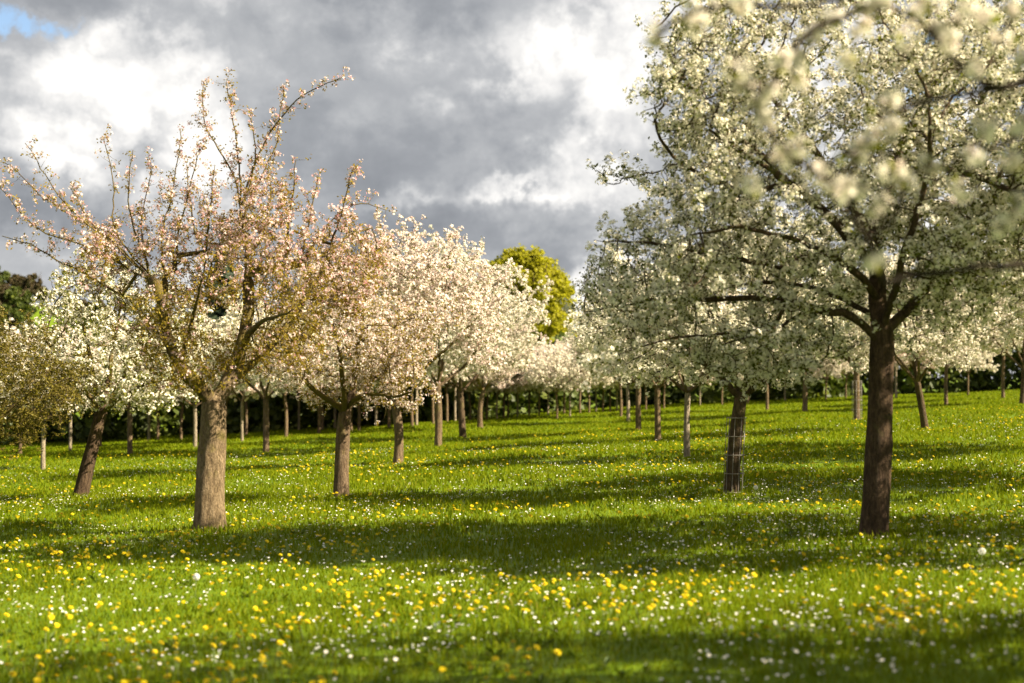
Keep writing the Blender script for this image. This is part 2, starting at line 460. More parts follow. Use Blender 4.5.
# --- 1 pink tree
B1 = base_of(210, 531); D1 = B1[1]
r1 = np.random.default_rng(11)
trunk = (px_poly([(209, 531), (210, 490), (213, 440), (214, 402)], B1, D1), 0.185, 0.15)
lim = [
    (px_poly([(214, 402), (196, 385), (180, 365), (166, 325), (158, 285)], B1, D1, -0.5), 0.08, 0.018),
    (px_poly([(214, 402), (232, 370), (243, 330), (248, 280), (243, 225)], B1, D1, 0.3), 0.075, 0.016),
    (px_poly([(214, 402), (245, 372), (275, 335), (305, 295), (330, 250)], B1, D1, 0.9), 0.05, 0.01),
    (px_poly([(180, 365), (188, 335), (196, 305), (206, 260)], B1, D1, -1.3), 0.032, 0.008),
    (px_poly([(236, 362), (246, 345), (262, 325), (292, 310)], B1, D1, -1.4), 0.03, 0.008),
    (px_poly([(180, 365), (168, 345), (150, 325), (130, 300)], B1, D1, 1.3), 0.034, 0.008),
]
shoots = [
    ([(243, 225), (236, 185), (222, 155), (206, 125), (203, 86)], .2), ([(243, 225), (238, 170), (232, 125), (226, 84)], .0),
    ([(240, 210), (254, 170), (275, 128), (300, 98), (343, 77)], -.3), ([(243, 225), (262, 180), (280, 140), (283, 88)], .4),
    ([(300, 270), (330, 225), (360, 205), (386, 210)], .3), ([(330, 250), (345, 200), (352, 172)], -.3), ([(320, 260), (350, 235), (372, 228)], .4),
    ([(300, 265), (312, 210), (318, 176)], .2), ([(285, 270), (292, 200), (296, 160)], -.4),
    ([(158, 285), (118, 245), (70, 210), (25, 143)], -.6), ([(158, 285), (100, 235), (50, 205), (5, 163)], .5),
    ([(158, 285), (95, 250), (40, 228), (0, 188)], .1), ([(158, 285), (115, 225), (112, 180), (104, 140)], .5), ([(150, 270), (128, 200), (133, 150)], -.4),
    ([(166, 300), (165, 230), (174, 180), (180, 130)], .4), ([(170, 280), (186, 210), (200, 150)], -.5), ([(150, 290), (140, 230), (152, 175), (150, 160)], .6),
    ([(130, 300), (70, 265), (30, 245), (2, 236)], .2), ([(206, 260), (210, 210), (215, 165)], -.3), ([(200, 250), (190, 200), (187, 165)], .3),
    ([(255, 250), (270, 200), (268, 165)], .5), ([(240, 210), (252, 150), (250, 112)], -.2), ([(120, 260), (85, 215), (72, 190)], .2),
]
for q, dy in shoots: lim.append((px_poly(q, B1, D1, dy), 0.014, 0.0045))
attr = np.concatenate([
    ell(.15, 2.95, 0, 1, 1, 1, 0, r1) if False else clumpy(.25, 0, 2.65, 1.4, 1.3, .85, 1050, r1, 26, .42, 1.45), clumpy(.1, -.3, 1.95, .95, .7, .22, 420, r1, 12, .32, 1.5),
    clumpy(-1.0, .0, 3.0, .8, .9, .55, 260, r1, 7, .45), clumpy(1.2, .1, 3.1, 0.7, .9, .65, 420, r1, 9, .45), clumpy(.35, 0, 3.75, .75, .8, .35, 260, r1, 7, .4)])
pink_petals = make_tree('pink_apple_tree', [trunk] + lim, attr, 101, M['bark_tan'], M['bark_moss'], M['pink_petal'], M['olive_leaf'],
    step=0.1, kill=0.125, n_twig=1.7, twig_len=(0.05, 0.2), cl_node=0.8, nflow=6, fsize=0.019, nleaf=6, lsize=0.034, up=0.03, bud=0.22, skip_flower=0.33, spread=.03,
    trunk_sides=48, rough=0.05, flare=0.3, jit=.2, cl_drop=lambda c, r: r.random(len(c)) < .78 * np.clip((3.35 - c[:, 2]) / .7, 0, 1) * np.clip((1.9 - c[:, 0]) / .6, 0.25, 1))
place(pink_petals, B1)
tag(pink_petals, 'old apple tree with thick sunlit tan trunk, pink buds and long bare upward shoots', 'tree', 'apple trees in blossom')

# --- 2 second tree of the row, pale pink
B2 = base_of(342, 499); D2 = B2[1]; r2 = np.random.default_rng(12)
trunk = (px_poly([(341, 499), (342, 460), (344, 425), (345, 412)], B2, D2), 0.115, 0.095)
lim = [
    (px_poly([(345, 412), (335, 404), (322, 395), (308, 384), (290, 370)], B2, D2, -0.6), 0.055, 0.02),
    (px_poly([(345, 412), (352, 395), (357, 370), (362, 330), (366, 290)], B2, D2, 0.4), 0.06, 0.02),
    (px_poly([(345, 412), (356, 400), (372, 395), (392, 398), (412, 392)], B2, D2, -0.8), 0.04, 0.015),
    (px_poly([(345, 412), (362, 388), (390, 370), (415, 360)], B2, D2, 0.9), 0.045, 0.015),
    (px_poly([(345, 412), (343, 385), (338, 350), (330, 310)], B2, D2, -0.9), 0.045, 0.015)]
attr = np.concatenate([clumpy(.05, 0, 2.2, 1.2, 1.2, .65, 1200, r2, 22, .5, 1.25), clumpy(.95, 0, 2.0, .7, .8, .55, 450, r2, 8, .45, 1.2), sprays(16, .1, 0, 2.3, 1.5, 1.5, .9, r2)])
t2 = make_tree('pink_apple_tree', [trunk] + lim, attr, 102, M['bark_mid'], M['bark_moss'], M['blush_petal'], M['olive_leaf'],
    step=0.11, kill=0.135, n_twig=1.5, twig_len=(0.05, 0.24), nflow=6, fsize=0.0205, nleaf=5, lsize=0.036, bud=0.2, skip_flower=0.25, trunk_sides=24, jit=.18, bud_mat=M['pink_petal'])
place(t2, B2)
tag(t2, 'small pale pink apple tree with slim brown trunk, beside the thick tan trunk', 'tree', 'apple trees in blossom')

# --- 3 white trees of the left row: two shapes
def white_tree(seed, h, rad, petal, leaf, bark, twig, hbole=1.45, rt=0.12, natt=1100, **kw):
    r = np.random.default_rng(seed)
    w = lambda s: r.normal(0, s)
    wb_ = kw.pop('wob', 1.0); trunk = (np.array([(0, 0, 0), (w(.03) * wb_, w(.03) * wb_, hbole * .5), (w(.06) * wb_, w(.06) * wb_, hbole)]), rt * 1.15, rt)
    top = trunk[0][-1]
    lim = []
    nl = 5
    for k in range(nl):
        a = k * 2 * math.pi / nl + w(.3); rr = rad * r.uniform(.45, .7); z = hbole + (h - hbole) * r.uniform(.35, .6)
        lim.append((np.array([top, top + np.array([math.cos(a) * rr * .4, math.sin(a) * rr * .4, (z - hbole) * .35]), [math.cos(a) * rr, math.sin(a) * rr, z]]), rt * .5, .02))
    lim.append((np.array([top, top + np.array([w(.1), w(.1), (h - hbole) * .4]), [w(.3), w(.3), hbole + (h - hbole) * .75]]), rt * .55, .018))
    zc = (hbole + h) / 2 + .05
    A = [clumpy(0, 0, zc, rad * .82, rad * .82, (h - hbole) / 2 * .8, natt, r, 30, rad * .27, hbole - .25), sprays(48, 0, 0, zc, rad, rad, (h - hbole) / 2, r, (.4, 1.0), .6)]
    for k in range(7):
        a = r.uniform(0, 6.28); q = rad * r.uniform(.55, .95)
        A.append(ell(math.cos(a) * q, math.sin(a) * q, zc + r.uniform(-.5, .55) * (h - hbole) * .6, .5, .5, .4, int(natt * .06), r, .5, hbole - .3))
    for k in range(14):      # spiky upper outline
        a = r.uniform(0, 6.28); q = rad * r.uniform(0, .6); z = h - .6 * (q / rad) ** 2 * (h - hbole) * .5
        b0 = np.array([math.cos(a) * q, math.sin(a) * q, z - .5])
        A.append(b0 + np.linspace(0, 1, 7)[:, None] * np.array([w(.15), w(.15), r.uniform(.5, .95)]))
    return make_tree(kw.pop('name'), [trunk] + lim, np.concatenate(A), seed, bark, twig, petal, leaf, **kw)

wa = white_tree(21, 5.0, 2.35, M['blush_petal'], M['young_leaf'], M['bark_mid'], M['bark_moss'], 1.5, .092, 1500, name='white_apple_tree',
    step=0.15, kill=0.21, lod=1, n_twig=1.6, twig_len=(.08, .34), nflow=9, fsize=.024, nleaf=5, lsize=.045)
wb = white_tree(22, 5.2, 2.5, M['white_petal'], M['young_leaf'], M['bark_dark'], M['bark_mid'], 1.4, .092, 1500, name='white_apple_tree',
    step=0.15, kill=0.21, lod=1, n_twig=1.6, twig_len=(.08, .34), nflow=9, fsize=.025, nleaf=5, lsize=.045)
wc = white_tree(23, 5.1, 2.2, M['white_petal'], M['young_leaf'], M['bark_mid'], M['bark_mid'], 1.55, .085, 1300, name='white_apple_tree',
    step=0.15, kill=0.21, lod=1, n_twig=1.6, twig_len=(.08, .3), nflow=9, fsize=.024, nleaf=6, lsize=.045)
b = base_of(398, 464); place(wa, b)
tag(wa, 'white apple tree with slightly leaning trunk, just behind the small pale pink tree', 'tree', 'apple trees in blossom')
b = base_of(438, 447); place(wc, b); wc.scale = (1.08,) * 3
tag(wc, 'tall white apple tree with greyish trunk, second behind the small pale pink tree', 'tree', 'apple trees in blossom')
b = base_of(463, 437.5); place(wb, b); wb.scale = (1.1, 1.0, 1.04)
tag(wb, 'broad white apple tree, third behind the small pale pink tree', 'tree', 'apple trees in blossom')
b = base_of(480, 428); dup(wa, b, 3.4, .95, 'white apple tree, fourth behind the small pale pink tree, before the yellow-green one', 'apple trees in blossom')

# --- leaning white tree, left
B3 = base_of(80, 498); D3 = B3[1]; r3 = np.random.default_rng(13)
trunk = (px_poly([(80, 498), (88, 465), (96, 432), (101, 412)], B3, D3), 0.125, 0.10)
lim = [
    (px_poly([(101, 412), (108, 385), (112, 350), (120, 310)], B3, D3, .3), .06, .02), (px_poly([(101, 412), (85, 390), (65, 365), (45, 340)], B3, D3, -.5), .045, .015),
    (px_poly([(101, 412), (120, 398), (145, 385), (168, 380)], B3, D3, -.6), .045, .015), (px_poly([(101, 412), (120, 380), (150, 340), (170, 310)], B3, D3, .8), .045, .015),
    (px_poly([(101, 412), (95, 380), (85, 330), (75, 290)], B3, D3, .7), .045, .015)]
attr = np.concatenate([ell(.6, 0, 2.7, 1.55, 1.6, 1.3, 800, r3, .5, 1.35), ell(1.2, -.3, 1.75, .8, .7, .35, 130, r3), ell(.2, 0, 3.6, .8, .8, .6, 150, r3)])
t3 = make_tree('white_apple_tree', [trunk] + lim, attr, 103, M['bark_brown'], M['bark_moss'], M['cream_petal'], M['young_leaf'],
    step=.14, kill=.19, lod=1, n_twig=1.5, twig_len=(.06, .25), nflow=7, fsize=.022, nleaf=6, lsize=.045, skip_flower=.35, trunk_sides=24)
place(t3, B3)
tag(t3, 'white apple tree whose dark brown trunk leans sideways, beyond the thick tan trunk', 'tree', 'apple trees in blossom')

# --- olive budding tree at the edge
x4, y4 = P(-48, 512); B4 = np.array([x4, y4, float(gz(x4, y4))])
ot = white_tree(24, 3.6, 2.6, M['drab_leaf'], M['drab_leaf'], M['bark_mid'], M['bark_moss'], 1.0, .11, 1500, name='budding_apple_tree',
    step=.15, kill=.21, lod=1, n_twig=2.6, twig_len=(.1, .35), nflow=0, nleaf=7, lsize=.055, droop=.45)
place(ot, B4); ot.scale = (.9, .9, .8)
tag(ot, 'olive brown budding apple tree without blossom, drooping beside the leaning white tree', 'tree', 'apple trees in blossom')

# --- near tree on the right
B5 = base_of(875, 538); D5 = B5[1]; r5 = np.random.default_rng(15)
trunk = (px_poly([(874, 538), (877, 480), (880, 410), (882, 335)], B5, D5), 0.135, 0.11)
lim = [
    (px_poly([(882, 335), (876, 290), (880, 230), (900, 150), (928, 85), (935, 0)], B5, D5, .3), .07, .018),
    (px_poly([(882, 335), (905, 312), (932, 285), (965, 235), (1000, 190)], B5, D5, .6), .055, .015),
    (px_poly([(880, 345), (850, 318), (810, 315), (765, 335), (720, 345)], B5, D5, -.6), .026, .007),
    (px_poly([(878, 300), (845, 262), (800, 240), (750, 225), (690, 235)], B5, D5, -.9), .028, .008),
    (px_poly([(880, 250), (850, 200), (800, 130), (740, 60)], B5, D5, .9), .02, .006),
    (px_poly([(878, 275), (840, 225), (780, 170), (710, 130)], B5, D5, -.3), .019, .006),
    (px_poly([(882, 320), (840, 300), (780, 285), (700, 290)], B5, D5, 1.3), .03, .008),
    (px_poly([(895, 180), (930, 165), (975, 170), (1010, 190)], B5, D5, -.9), .028, .008),
    (px_poly([(882, 330), (900, 260), (920, 190), (930, 120)], B5, D5, -1.5), .03, .008),
    (px_poly([(928, 85), (960, 70), (1000, 90)], B5, D5, .5), .03, .01),
    (px_poly([(790, 268), (730, 258), (660, 245), (594, 240)], B5, D5, -.5), .012, .004), (px_poly([(800, 300), (730, 300), (650, 300), (585, 312)], B5, D5, .6), .012, .004),
    (px_poly([(790, 320), (720, 335), (650, 345), (600, 362)], B5, D5, -.9), .012, .004), (px_poly([(780, 170), (720, 120), (680, 75), (652, 30)], B5, D5, .2), .012, .004),
    (px_poly([(760, 200), (710, 180), (668, 150), (655, 120)], B5, D5, -.5), .012, .004)]
k = D5 / F
attr = np.concatenate([
    clumpy((862 - 875) * k, 0, (538 - 160) * k, 1.7, 1.8, 1.7, 2300, r5, 52, .46, 1.35), clumpy((650 - 875) * k, 0, (538 - 285) * k, .6, .9, .3, 260, r5, 8, .3), ell((800 - 875) * k, .1, (538 - 190) * k, 1.3, 1.5, 1.0, 650, r5), ell((960 - 875) * k, .3, (538 - 230) * k, 1.0, 1.5, 1.1, 420, r5), sprays(34, (835 - 875) * k, 0, (538 - 170) * k, 2.0, 2.0, 1.95, r5, (.4, .9), .15),
    clumpy((705 - 875) * k, 0, (538 - 265) * k, .7, 1.0, .5, 520, r5, 11, .38), clumpy((730 - 875) * k, 0, (538 - 70) * k, .65, 1.1, .8, 520, r5, 11, .42),
    ell((985 - 875) * k, 0, (538 - 150) * k, 1.1, 1.4, 1.5, 800, r5), ell((640 - 875) * k, 0, (538 - 235) * k, .3, .4, .16, 40, r5),
    ell((760 - 875) * k, 0, (538 - 355) * k, .8, 1.0, .28, 250, r5)])
t5 = make_tree('white_apple_tree', [trunk] + lim, attr, 105, M['bark_brown'], M['bark_dark'], M['cream_petal'], M['green_leaf'],
    step=.11, kill=.13, n_twig=1.15, twig_len=(.06, .26), nflow=13, fsize=.019, nleaf=7, lsize=.036, skip_flower=.2, spread=.042, trunk_sides=36, rough=.04, flare=.35, cl_node=.3, jit=.2)
place(t5, B5)
tag(t5, 'big cream-white apple tree with tall thick dark brown trunk dappled with sun', 'tree', 'apple trees in blossom')

# --- tree in the wire guard
B6 = base_of(733, 496); D6 = B6[1]; r6 = np.random.default_rng(16); k = D6 / F
trunk = (px_poly([(732, 496), (733, 465), (737, 425), (741, 398)], B6, D6), 0.10, 0.085)
lim = [
    (px_poly([(741, 398), (748, 370), (752, 330), (750, 290)], B6, D6, .3), .05, .018), (px_poly([(741, 398), (720, 375), (690, 350), (655, 330)], B6, D6, -.4), .04, .012),
    (px_poly([(741, 398), (765, 375), (795, 355), (820, 340)], B6, D6, -.3), .04, .012), (px_poly([(741, 398), (730, 360), (710, 310), (690, 270)], B6, D6, .7), .04, .012),
    (px_poly([(741, 398), (755, 380), (775, 330), (790, 280)], B6, D6, .9), .04, .012)]
attr = np.concatenate([clumpy(-.05, 0, 2.45, 1.3, 1.3, .9, 1600, r6, 28, .5, 1.4), clumpy((640 - 733) * k, 0, (496 - 325) * k, .65, .7, .5, 480, r6, 10, .36), sprays(20, -.1, 0, 2.45, 1.5, 1.5, 1.1, r6), ell(-1.0, 0, 1.75, .6, .7, .25, 180, r6), ell(.5, 0, 3.2, .8, .8, .6, 240, r6)])
t6 = make_tree('white_apple_tree', [trunk] + lim, attr, 106, M['bark_dark'], M['bark_dark'], M['cream_petal'], M['green_leaf'],
    step=.11, kill=.14, n_twig=1.1, twig_len=(.06, .26), nflow=15, fsize=.021, nleaf=6, lsize=.036, skip_flower=.12, spread=.05, cl_node=.3, trunk_sides=24, jit=.18)
place(t6, B6)
tag(t6, 'cream-white apple tree with slightly curved dark trunk standing inside a wire guard', 'tree', 'apple trees in blossom')

# --- wire guards (stand round a trunk)
M['wire'] = plain_mat('wire', (0.22, 0.20, 0.18), 0.6, 0.4, .3)
def guard(base, h, rad, lean, label):
    g = empty('tree_guard', tuple(base)); tag(g, label, 'tree guard', 'wire guards round trunks')
    up = Tube()
    for i in range(9):
        a = i * 2 * math.pi / 9 + .2; o = np.array([math.cos(a) * rad, math.sin(a) * rad, 0]) * random.uniform(.93, 1.1)
        up.add(np.array([o + [0, 0, -.05], o + np.array([lean * .45, 0, h * .5]), o + np.array([lean, 0, h])]), [.0045] * 3, 4)
    up.build('upright_wire', M['wire'], g)
    for j in range(5):
        t = .05 + j * .235; a = np.linspace(0, 2 * math.pi, 25)
        rg = Tube(); rg.add(np.stack([np.cos(a) * (rad + .006) + lean * t, np.sin(a) * (rad + .006), np.full(25, t * h)], 1), [.0055] * 25, 4)
        rg.build('ring_wire', M['wire'], g)
    return g
guard(B6, 1.05, .125, .055, 'grey wire guard with four hoops round the curved dark trunk')

# --- row of younger trees on the right and the many far ones
ya = white_tree(31, 3.3, 1.75, M['white_petal'], M['young_leaf'], M['bark_pale'], M['bark_mid'], 1.25, .055, 700, name='young_apple_tree', wob=.3,
    step=.14, kill=.2, lod=1, n_twig=2.0, twig_len=(.08, .28), nflow=6, fsize=.029, nleaf=3, lsize=.045, trunk_sides=14, flare=.1)
yb = white_tree(32, 3.5, 1.7, M['cream_petal'], M['young_leaf'], M['bark_mid'], M['bark_mid'], 1.3, .07, 700, name='young_apple_tree', wob=.3,
    step=.14, kill=.2, lod=1, n_twig=2.0, twig_len=(.08, .28), nflow=6, fsize=.029, nleaf=3, lsize=.045, trunk_sides=14, flare=.15)
yc = white_tree(33, 3.4, 1.9, M['blush_petal'], M['young_leaf'], M['bark_pale'], M['bark_mid'], 1.3, .045, 520, name='young_apple_tree', wob=.3,
    step=.17, kill=.24, lod=1, n_twig=1.8, twig_len=(.1, .3), nflow=7, fsize=.036, nleaf=2, lsize=.05, trunk_sides=12, flare=.1)
yd = white_tree(34, 3.6, 1.8, M['white_petal'], M['young_leaf'], M['bark_mid'], M['bark_mid'], 1.35, .05, 520, name='young_apple_tree', wob=.3,
    step=.17, kill=.24, lod=1, n_twig=1.8, twig_len=(.1, .3), nflow=7, fsize=.036, nleaf=2, lsize=.05, trunk_sides=12, flare=.1)
used = set()
def young(proto, px, py, s, label, group, rz=None):
    b = base_of(px, py)
    rz = random.uniform(0, 6.28) if rz is None else rz
    if proto.name not in used:
        used.add(proto.name); proto.location = tuple(b); proto.rotation_euler = (0, 0, rz); proto.scale = (s,) * 3
        return tag(proto, label, 'tree', group)
    return dup(proto, b, rz, s, label, group)
G = 'apple trees in blossom'
young(ya, 687, 458, 1.0, 'small white apple tree with straight pale sunlit trunk, behind the wire-guarded tree', G, .4)
young(yb, 658, 442, 1.0, 'small cream-white apple tree with thin brown trunk and a low drooping branch', G, 1.5)
young(yb, 638.5, 431, 1.08, 'small white apple tree with dark trunk, second behind the straight pale trunk', G, 3.0)
young(ya, 628, 422, 1.12, 'small white apple tree with pale trunk, third behind the straight pale trunk', G, 4.2)
young(yd, 621, 417, 1.12, 'small apple tree with a dark trunk at the far end of the shady row', G)
young(yb, 857, 421, 1.2, 'apple tree with greyish trunk in wire, seen past the big dark brown trunk', G)
guard(base_of(857, 421), 1.2, .15, 0, 'grey wire guard round a far trunk beside the big dark brown trunk')
x, y = P(925, 430); bl = np.array([x, y, float(gz(x, y))])
dup(wb, bl, .7, .85, 'shaded apple tree whose dark trunk leans steeply towards the big brown one', G, lean=(0, -.24))
for (px, py, s, pr, lab) in [(946, 405, 1.3, yd, 'shaded apple tree with short dark trunk, behind the steeply leaning trunk'),
                             (1003, 399, 1.3, yd, 'shaded apple tree with slim dark trunk, farther of two trunks by the picture edge'),
                             (1022, 404, 1.35, wb, 'shaded apple tree with thick dark trunk cut by the picture edge'),
                             (805, 413, 1.2, yb, 'far shaded apple tree, thin trunk between wire-guarded and big brown trunks'),
                             (767, 410.5, 1.2, yd, 'far apple tree with a dark stub of trunk, just past the wire-guarded crown'),
                             (896, 399.5, 1.2, yc, 'far white apple tree right behind the big dark brown trunk')]:
    young(pr, px, py, s, lab, G) if pr is not wb else dup(wb, base_of(px, py), 2.2, .9, lab, G)
FG = 'young apple trees in the far rows'
FL = 'young white apple tree with thin pale trunk in the far rows before the dark wood'
young(ya, 43, 470, 1.0, 'young apple tree with pale post-like trunk under the olive brown budding crown', G)
young(yb, 130, 455.5, 1.05, 'young apple tree with pale trunk just beyond the leaning brown trunk', G)
young(ya, 195, 448, 1.1, 'young apple tree with straight pale trunk right behind the thick tan trunk', G)
young(yb, 266, 452, 1.2, 'young apple tree with greyish trunk midway between the two pink trees', G)
for i, (px, py) in enumerate([(149, 441), (158, 441), (181, 440.5), (242, 441.5), (246, 435.5), (286, 437.5), (299, 431.5), (319, 434.5), (322.5, 431), (335, 429.5), (351, 430.5),
                       (359, 431), (376, 428), (389, 429), (412, 427.5), (416.5, 427), (433, 424.5), (447, 422.5), (455, 422), (470, 421), (487, 420), (497, 419.5), (504, 418.5), (508, 418),
                       (517.5, 417.5), (529, 416.7), (539, 416), (548, 415.5), (557, 419.5), (564, 414.5), (570, 416.7), (580, 414.5), (589, 413.8), (596, 413), (603, 412.7), (610, 412.3),
                       (617, 412), (646, 410.5), (664, 409), (700, 407), (722, 405.5), (748, 404), (785, 402), (826, 400), (846, 399), (918, 397), (968, 396), (100, 447), (70, 452), (20, 455), (225, 440)]):
    young(yc if i % 3 == 0 else yd, px, py, random.uniform(.95, 1.15) * (1.12 if px < 470 else .8), FL, FG)

# --- trees beyond the picture's edge on the sunny side: their shade lies on the grass
for (x, y, s, lab) in [(8.2, 12.2, (1.0, 1.0, 1.18), 'cream-white apple tree standing sunward of the big dark brown trunk'), (9.5, 19.0, (1.2, 1.2, 1.08), 'cream-white apple tree sunward of the wire-guarded one'), (10.9, 25.6, (1.25, 1.25, 1.05), 'white apple tree standing sunward of the straight pale trunk')]:
    dup(wb, (x, y, float(gz(x, y))), x, s, lab, G)
dup(wc, (9.0, 5.4, float(gz(9.0, 5.4))), 1.0, 1.05, 'cream-white apple tree standing sunward of the blurred boughs', G)

# --- the blurred boughs close to the camera belong to a tree just outside the picture
xb, yb_ = 4.4, 6.2; B7 = np.array([xb, yb_, float(gz(xb, yb_))]); r7 = np.random.default_rng(17)
trunk = (np.array([(0, 0, 0), (.03, 0, .8), (0, .02, 1.6)]), .14, .11)
def near(*q): return np.array([at(a, b, d) - B7 for a, b, d in q])
top = np.array([0, .02, 1.6])
J1 = at(1065, 256, 5.1) - B7; J2 = at(1075, -60, 5.0) - B7
lim = [
    (np.array([top, (top + J1) / 2 + [0, 0, -.05], J1]), .04, .016), (np.array([top, (top + J2) / 2 + [.1, .2, .25], J2]), .06, .02),
    (near((1065, 256, 5.1), (1000, 270, 4.8), (940, 277, 4.6), (885, 283, 4.5)), .014, .009),
    (near((885, 283, 4.5), (862, 245, 4.4), (845, 205, 4.35), (855, 160, 4.3)), .012, .005),
    (near((862, 245, 4.4), (828, 180, 4.35), (788, 152, 4.3), (756, 109, 4.25)), .009, .004),
    (near((862, 245, 4.4), (900, 215, 4.4), (904, 180, 4.4)), .006, .004),
    (near((1075, -60, 5.0), (985, -30, 4.7), (900, -12, 4.6), (760, 4, 4.4), (692, 10, 4.3), (655, 38, 4.3)), .016, .005),
    (near((900, -12, 4.6), (850, 18, 4.5), (811, 36, 4.4), (775, 75, 4.35), (752, 112, 4.3)), .009, .004),
    (near((1075, -60, 5.0), (1050, 60, 4.8), (1000, 84, 4.7), (944, 42, 4.5), (917, 19, 4.4)), .016, .006),
    (near((1050, 60, 4.8), (1020, 140, 4.7), (974, 158, 4.6), (902, 180, 4.5)), .010, .004),
    (near((1000, 84, 4.7), (940, 100, 4.6), (889, 115, 4.5)), .007, .004),
    (np.array([top, top + [.3, .6, .8], top + [.6, 1.2, 1.6]]), .05, .015), (np.array([top, top + [.5, -.3, .9], top + [1.0, -.5, 1.7]]), .05, .015), (np.array([top, top + [.0, .0, .9], top + [.2, .1, 1.9]]), .05, .015)]
attr = np.concatenate([ell(.0, .1, 3.6, 1.85, 1.8, 1.9, 1800, r7, .4, 1.5), clumpy(-.3, -2.0, 3.4, 1.15, 1.15, 1.05, 600, r7, 13, .45, 1.7)])  # second mass: out-of-view crown added to shade the near boughs
attr = attr[((attr[:, 0] + xb) / (attr[:, 1] + yb_)) > .385]
BL = [(885, 5), (905, 38), (930, 4), (950, 45), (985, 22), (1012, 12), (1018, 60), (975, 70), (862, 28), (830, 18), (800, 60), (770, 95), (735, 70), (848, 60), (868, 140), (930, 165), (1020, 130), (875, 205), (815, 172), (811, 36), (781, 64), (797, 84), (756, 109), (745, 86), (764, 122), (889, 100), (893, 128), (917, 19), (968, 13), (940, 28), (692, 11), (741, 4), (655, 34), (782, 157), (795, 148), (857, 155), (974, 158), (1012, 163),
      (856, 186), (902, 182), (890, 172), (752, 187), (835, 184), (1000, 40), (868, 8), (843, 190), (960, 190), (1018, 205), (985, 130), (720, -6), (876, 262), (700, 24), (1004, 225)]
rb = np.random.default_rng(19); tufts = []
for bx, by in BL:
    q = at(bx, by, 4.42 + rb.uniform(-.12, .12) + max(0, bx - 900) * .0012) - B7; tufts.append(q)
    lim.append((np.array([q + [.05, .02, .02], q + [.02, .01, .0], q]), .003, .0016))
def spots(c, r):
    w = c + B7; return w[:, 0] / w[:, 1] < .40
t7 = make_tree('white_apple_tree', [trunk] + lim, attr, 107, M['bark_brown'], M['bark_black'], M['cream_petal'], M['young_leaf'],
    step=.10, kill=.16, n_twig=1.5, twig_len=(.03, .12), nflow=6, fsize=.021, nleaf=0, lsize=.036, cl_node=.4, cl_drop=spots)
for q in tufts:
    nn = unit(rb.normal(size=(16, 3)) + [0, -.2, .25])
    v, f = scatter(FLOWER[0], FLOWER[1], q + nn * .034 * rb.uniform(.4, 1.35, (16, 1)), nn, .0185 * rb.uniform(.8, 1.2, (16, 1)), rb, .04)
    mesh_np('blossom_tuft', v, [f], M['white_petal'], t7, False)
tv = np.repeat(np.array(tufts), 4, 0) + rb.normal(0, .02, (len(tufts) * 4, 3))
v, f = scatter(LEAF[0], LEAF[1], tv, unit(rb.normal(size=tv.shape) + [0, 0, .4]), .04 * rb.uniform(.7, 1.2, (len(tv), 1)), rb)
mesh_np('leaves', v, [f], M['young_leaf'], t7, False)
place(t7, B7)
tag(t7, 'cream-white apple tree whose blurred boughs hang into the upper corner close to the viewer', 'tree', G)

# ------------------------------------------------------------------ far trees
def leaf_tree(name, blobs, nleaf, lsize, leaf, bark, trunk_pts, r0, seed, limbs=9, name_crown='crown', nsub=60, cr=.2):
    r = np.random.default_rng(seed); root = empty(name)
    tb = Tube(); pts = resample(np.array(trunk_pts, float), .5); tb.add(pts, np.linspace(r0, r0 * .25, len(pts)), 10, .05, seed, .3)
    for k in range(limbs):
        i = r.integers(len(pts) // 3, len(pts)); a = r.uniform(0, 6.28); L = r.uniform(.5, 1) * blobs[0][3]
        q = pts[i]; tb.add(resample(np.array([q, q + [math.cos(a) * L * .5, math.sin(a) * L * .5, L * .35], q + [math.cos(a) * L * .85, math.sin(a) * L * .85, L * .9]]), .5), np.linspace(r0 * .35, .02, len(resample(np.array([q, q + [math.cos(a) * L * .5, math.sin(a) * L * .5, L * .35], q + [math.cos(a) * L * .85, math.sin(a) * L * .85, L * .9]]), .5))), 6, 0, seed)
    tb.build('trunk', bark, root)
    Cc = np.concatenate([ell(*bb[:6], int(nsub * bb[6]), r, 1.2) for bb in blobs])
    w = r.uniform(.4, 1.0, len(Cc))
    ci = r.choice(len(Cc), nleaf); pos = Cc[ci] + unit(r.normal(size=(nleaf, 3))) * (r.uniform(0, 1, (nleaf, 1)) ** .5) * (blobs[0][3] * cr * w[ci][:, None])
    v, f = scatter(PUFF[0], PUFF[1], pos, unit(r.normal(size=(nleaf, 3)) + [0, 0, .4]), lsize * r.uniform(.6, 1.3, (nleaf, 1)), r, .1)
    mesh_np(name_crown, v, [f], leaf, root, False)
    return root

def far(px, py, D):
    """ground point under a pixel column at distance D"""
    d = ray(px, 385); x = d[0] / d[1] * D
    return np.array([x, D, float(gz(x, D))])

b = far(540, 0, 112)
wil = leaf_tree('willow_tree', [(-.6, 0, 7.6, 2.9, 2.6, 3.6, 1.0), (-1.9, 0, 8.8, 1.8, 1.8, 2.2, .6), (.8, 0, 6.6, 2.0, 2.0, 3.6, .6), (1.4, 0, 3.8, 1.6, 1.5, 2.6, .5), (-2.4, 0, 6.8, 2.0, 1.8, 2.6, .5), (-.8, 0, 10.2, 1.8, 1.6, 1.5, .3)], 66000, .085, M['willow_leaf'], M['bark_mid'],
                [(0, 0, 0), (.1, 0, 3), (-.2, 0, 6), (-.3, 0, 8)], .3, 41, nsub=420, cr=.17)
place(wil, far(536, 0, 112)); wil.scale = (1.14, 1.1, 1.05); tag(wil, 'tall yellow-green tree in fresh leaf rising behind the white row', 'tree')

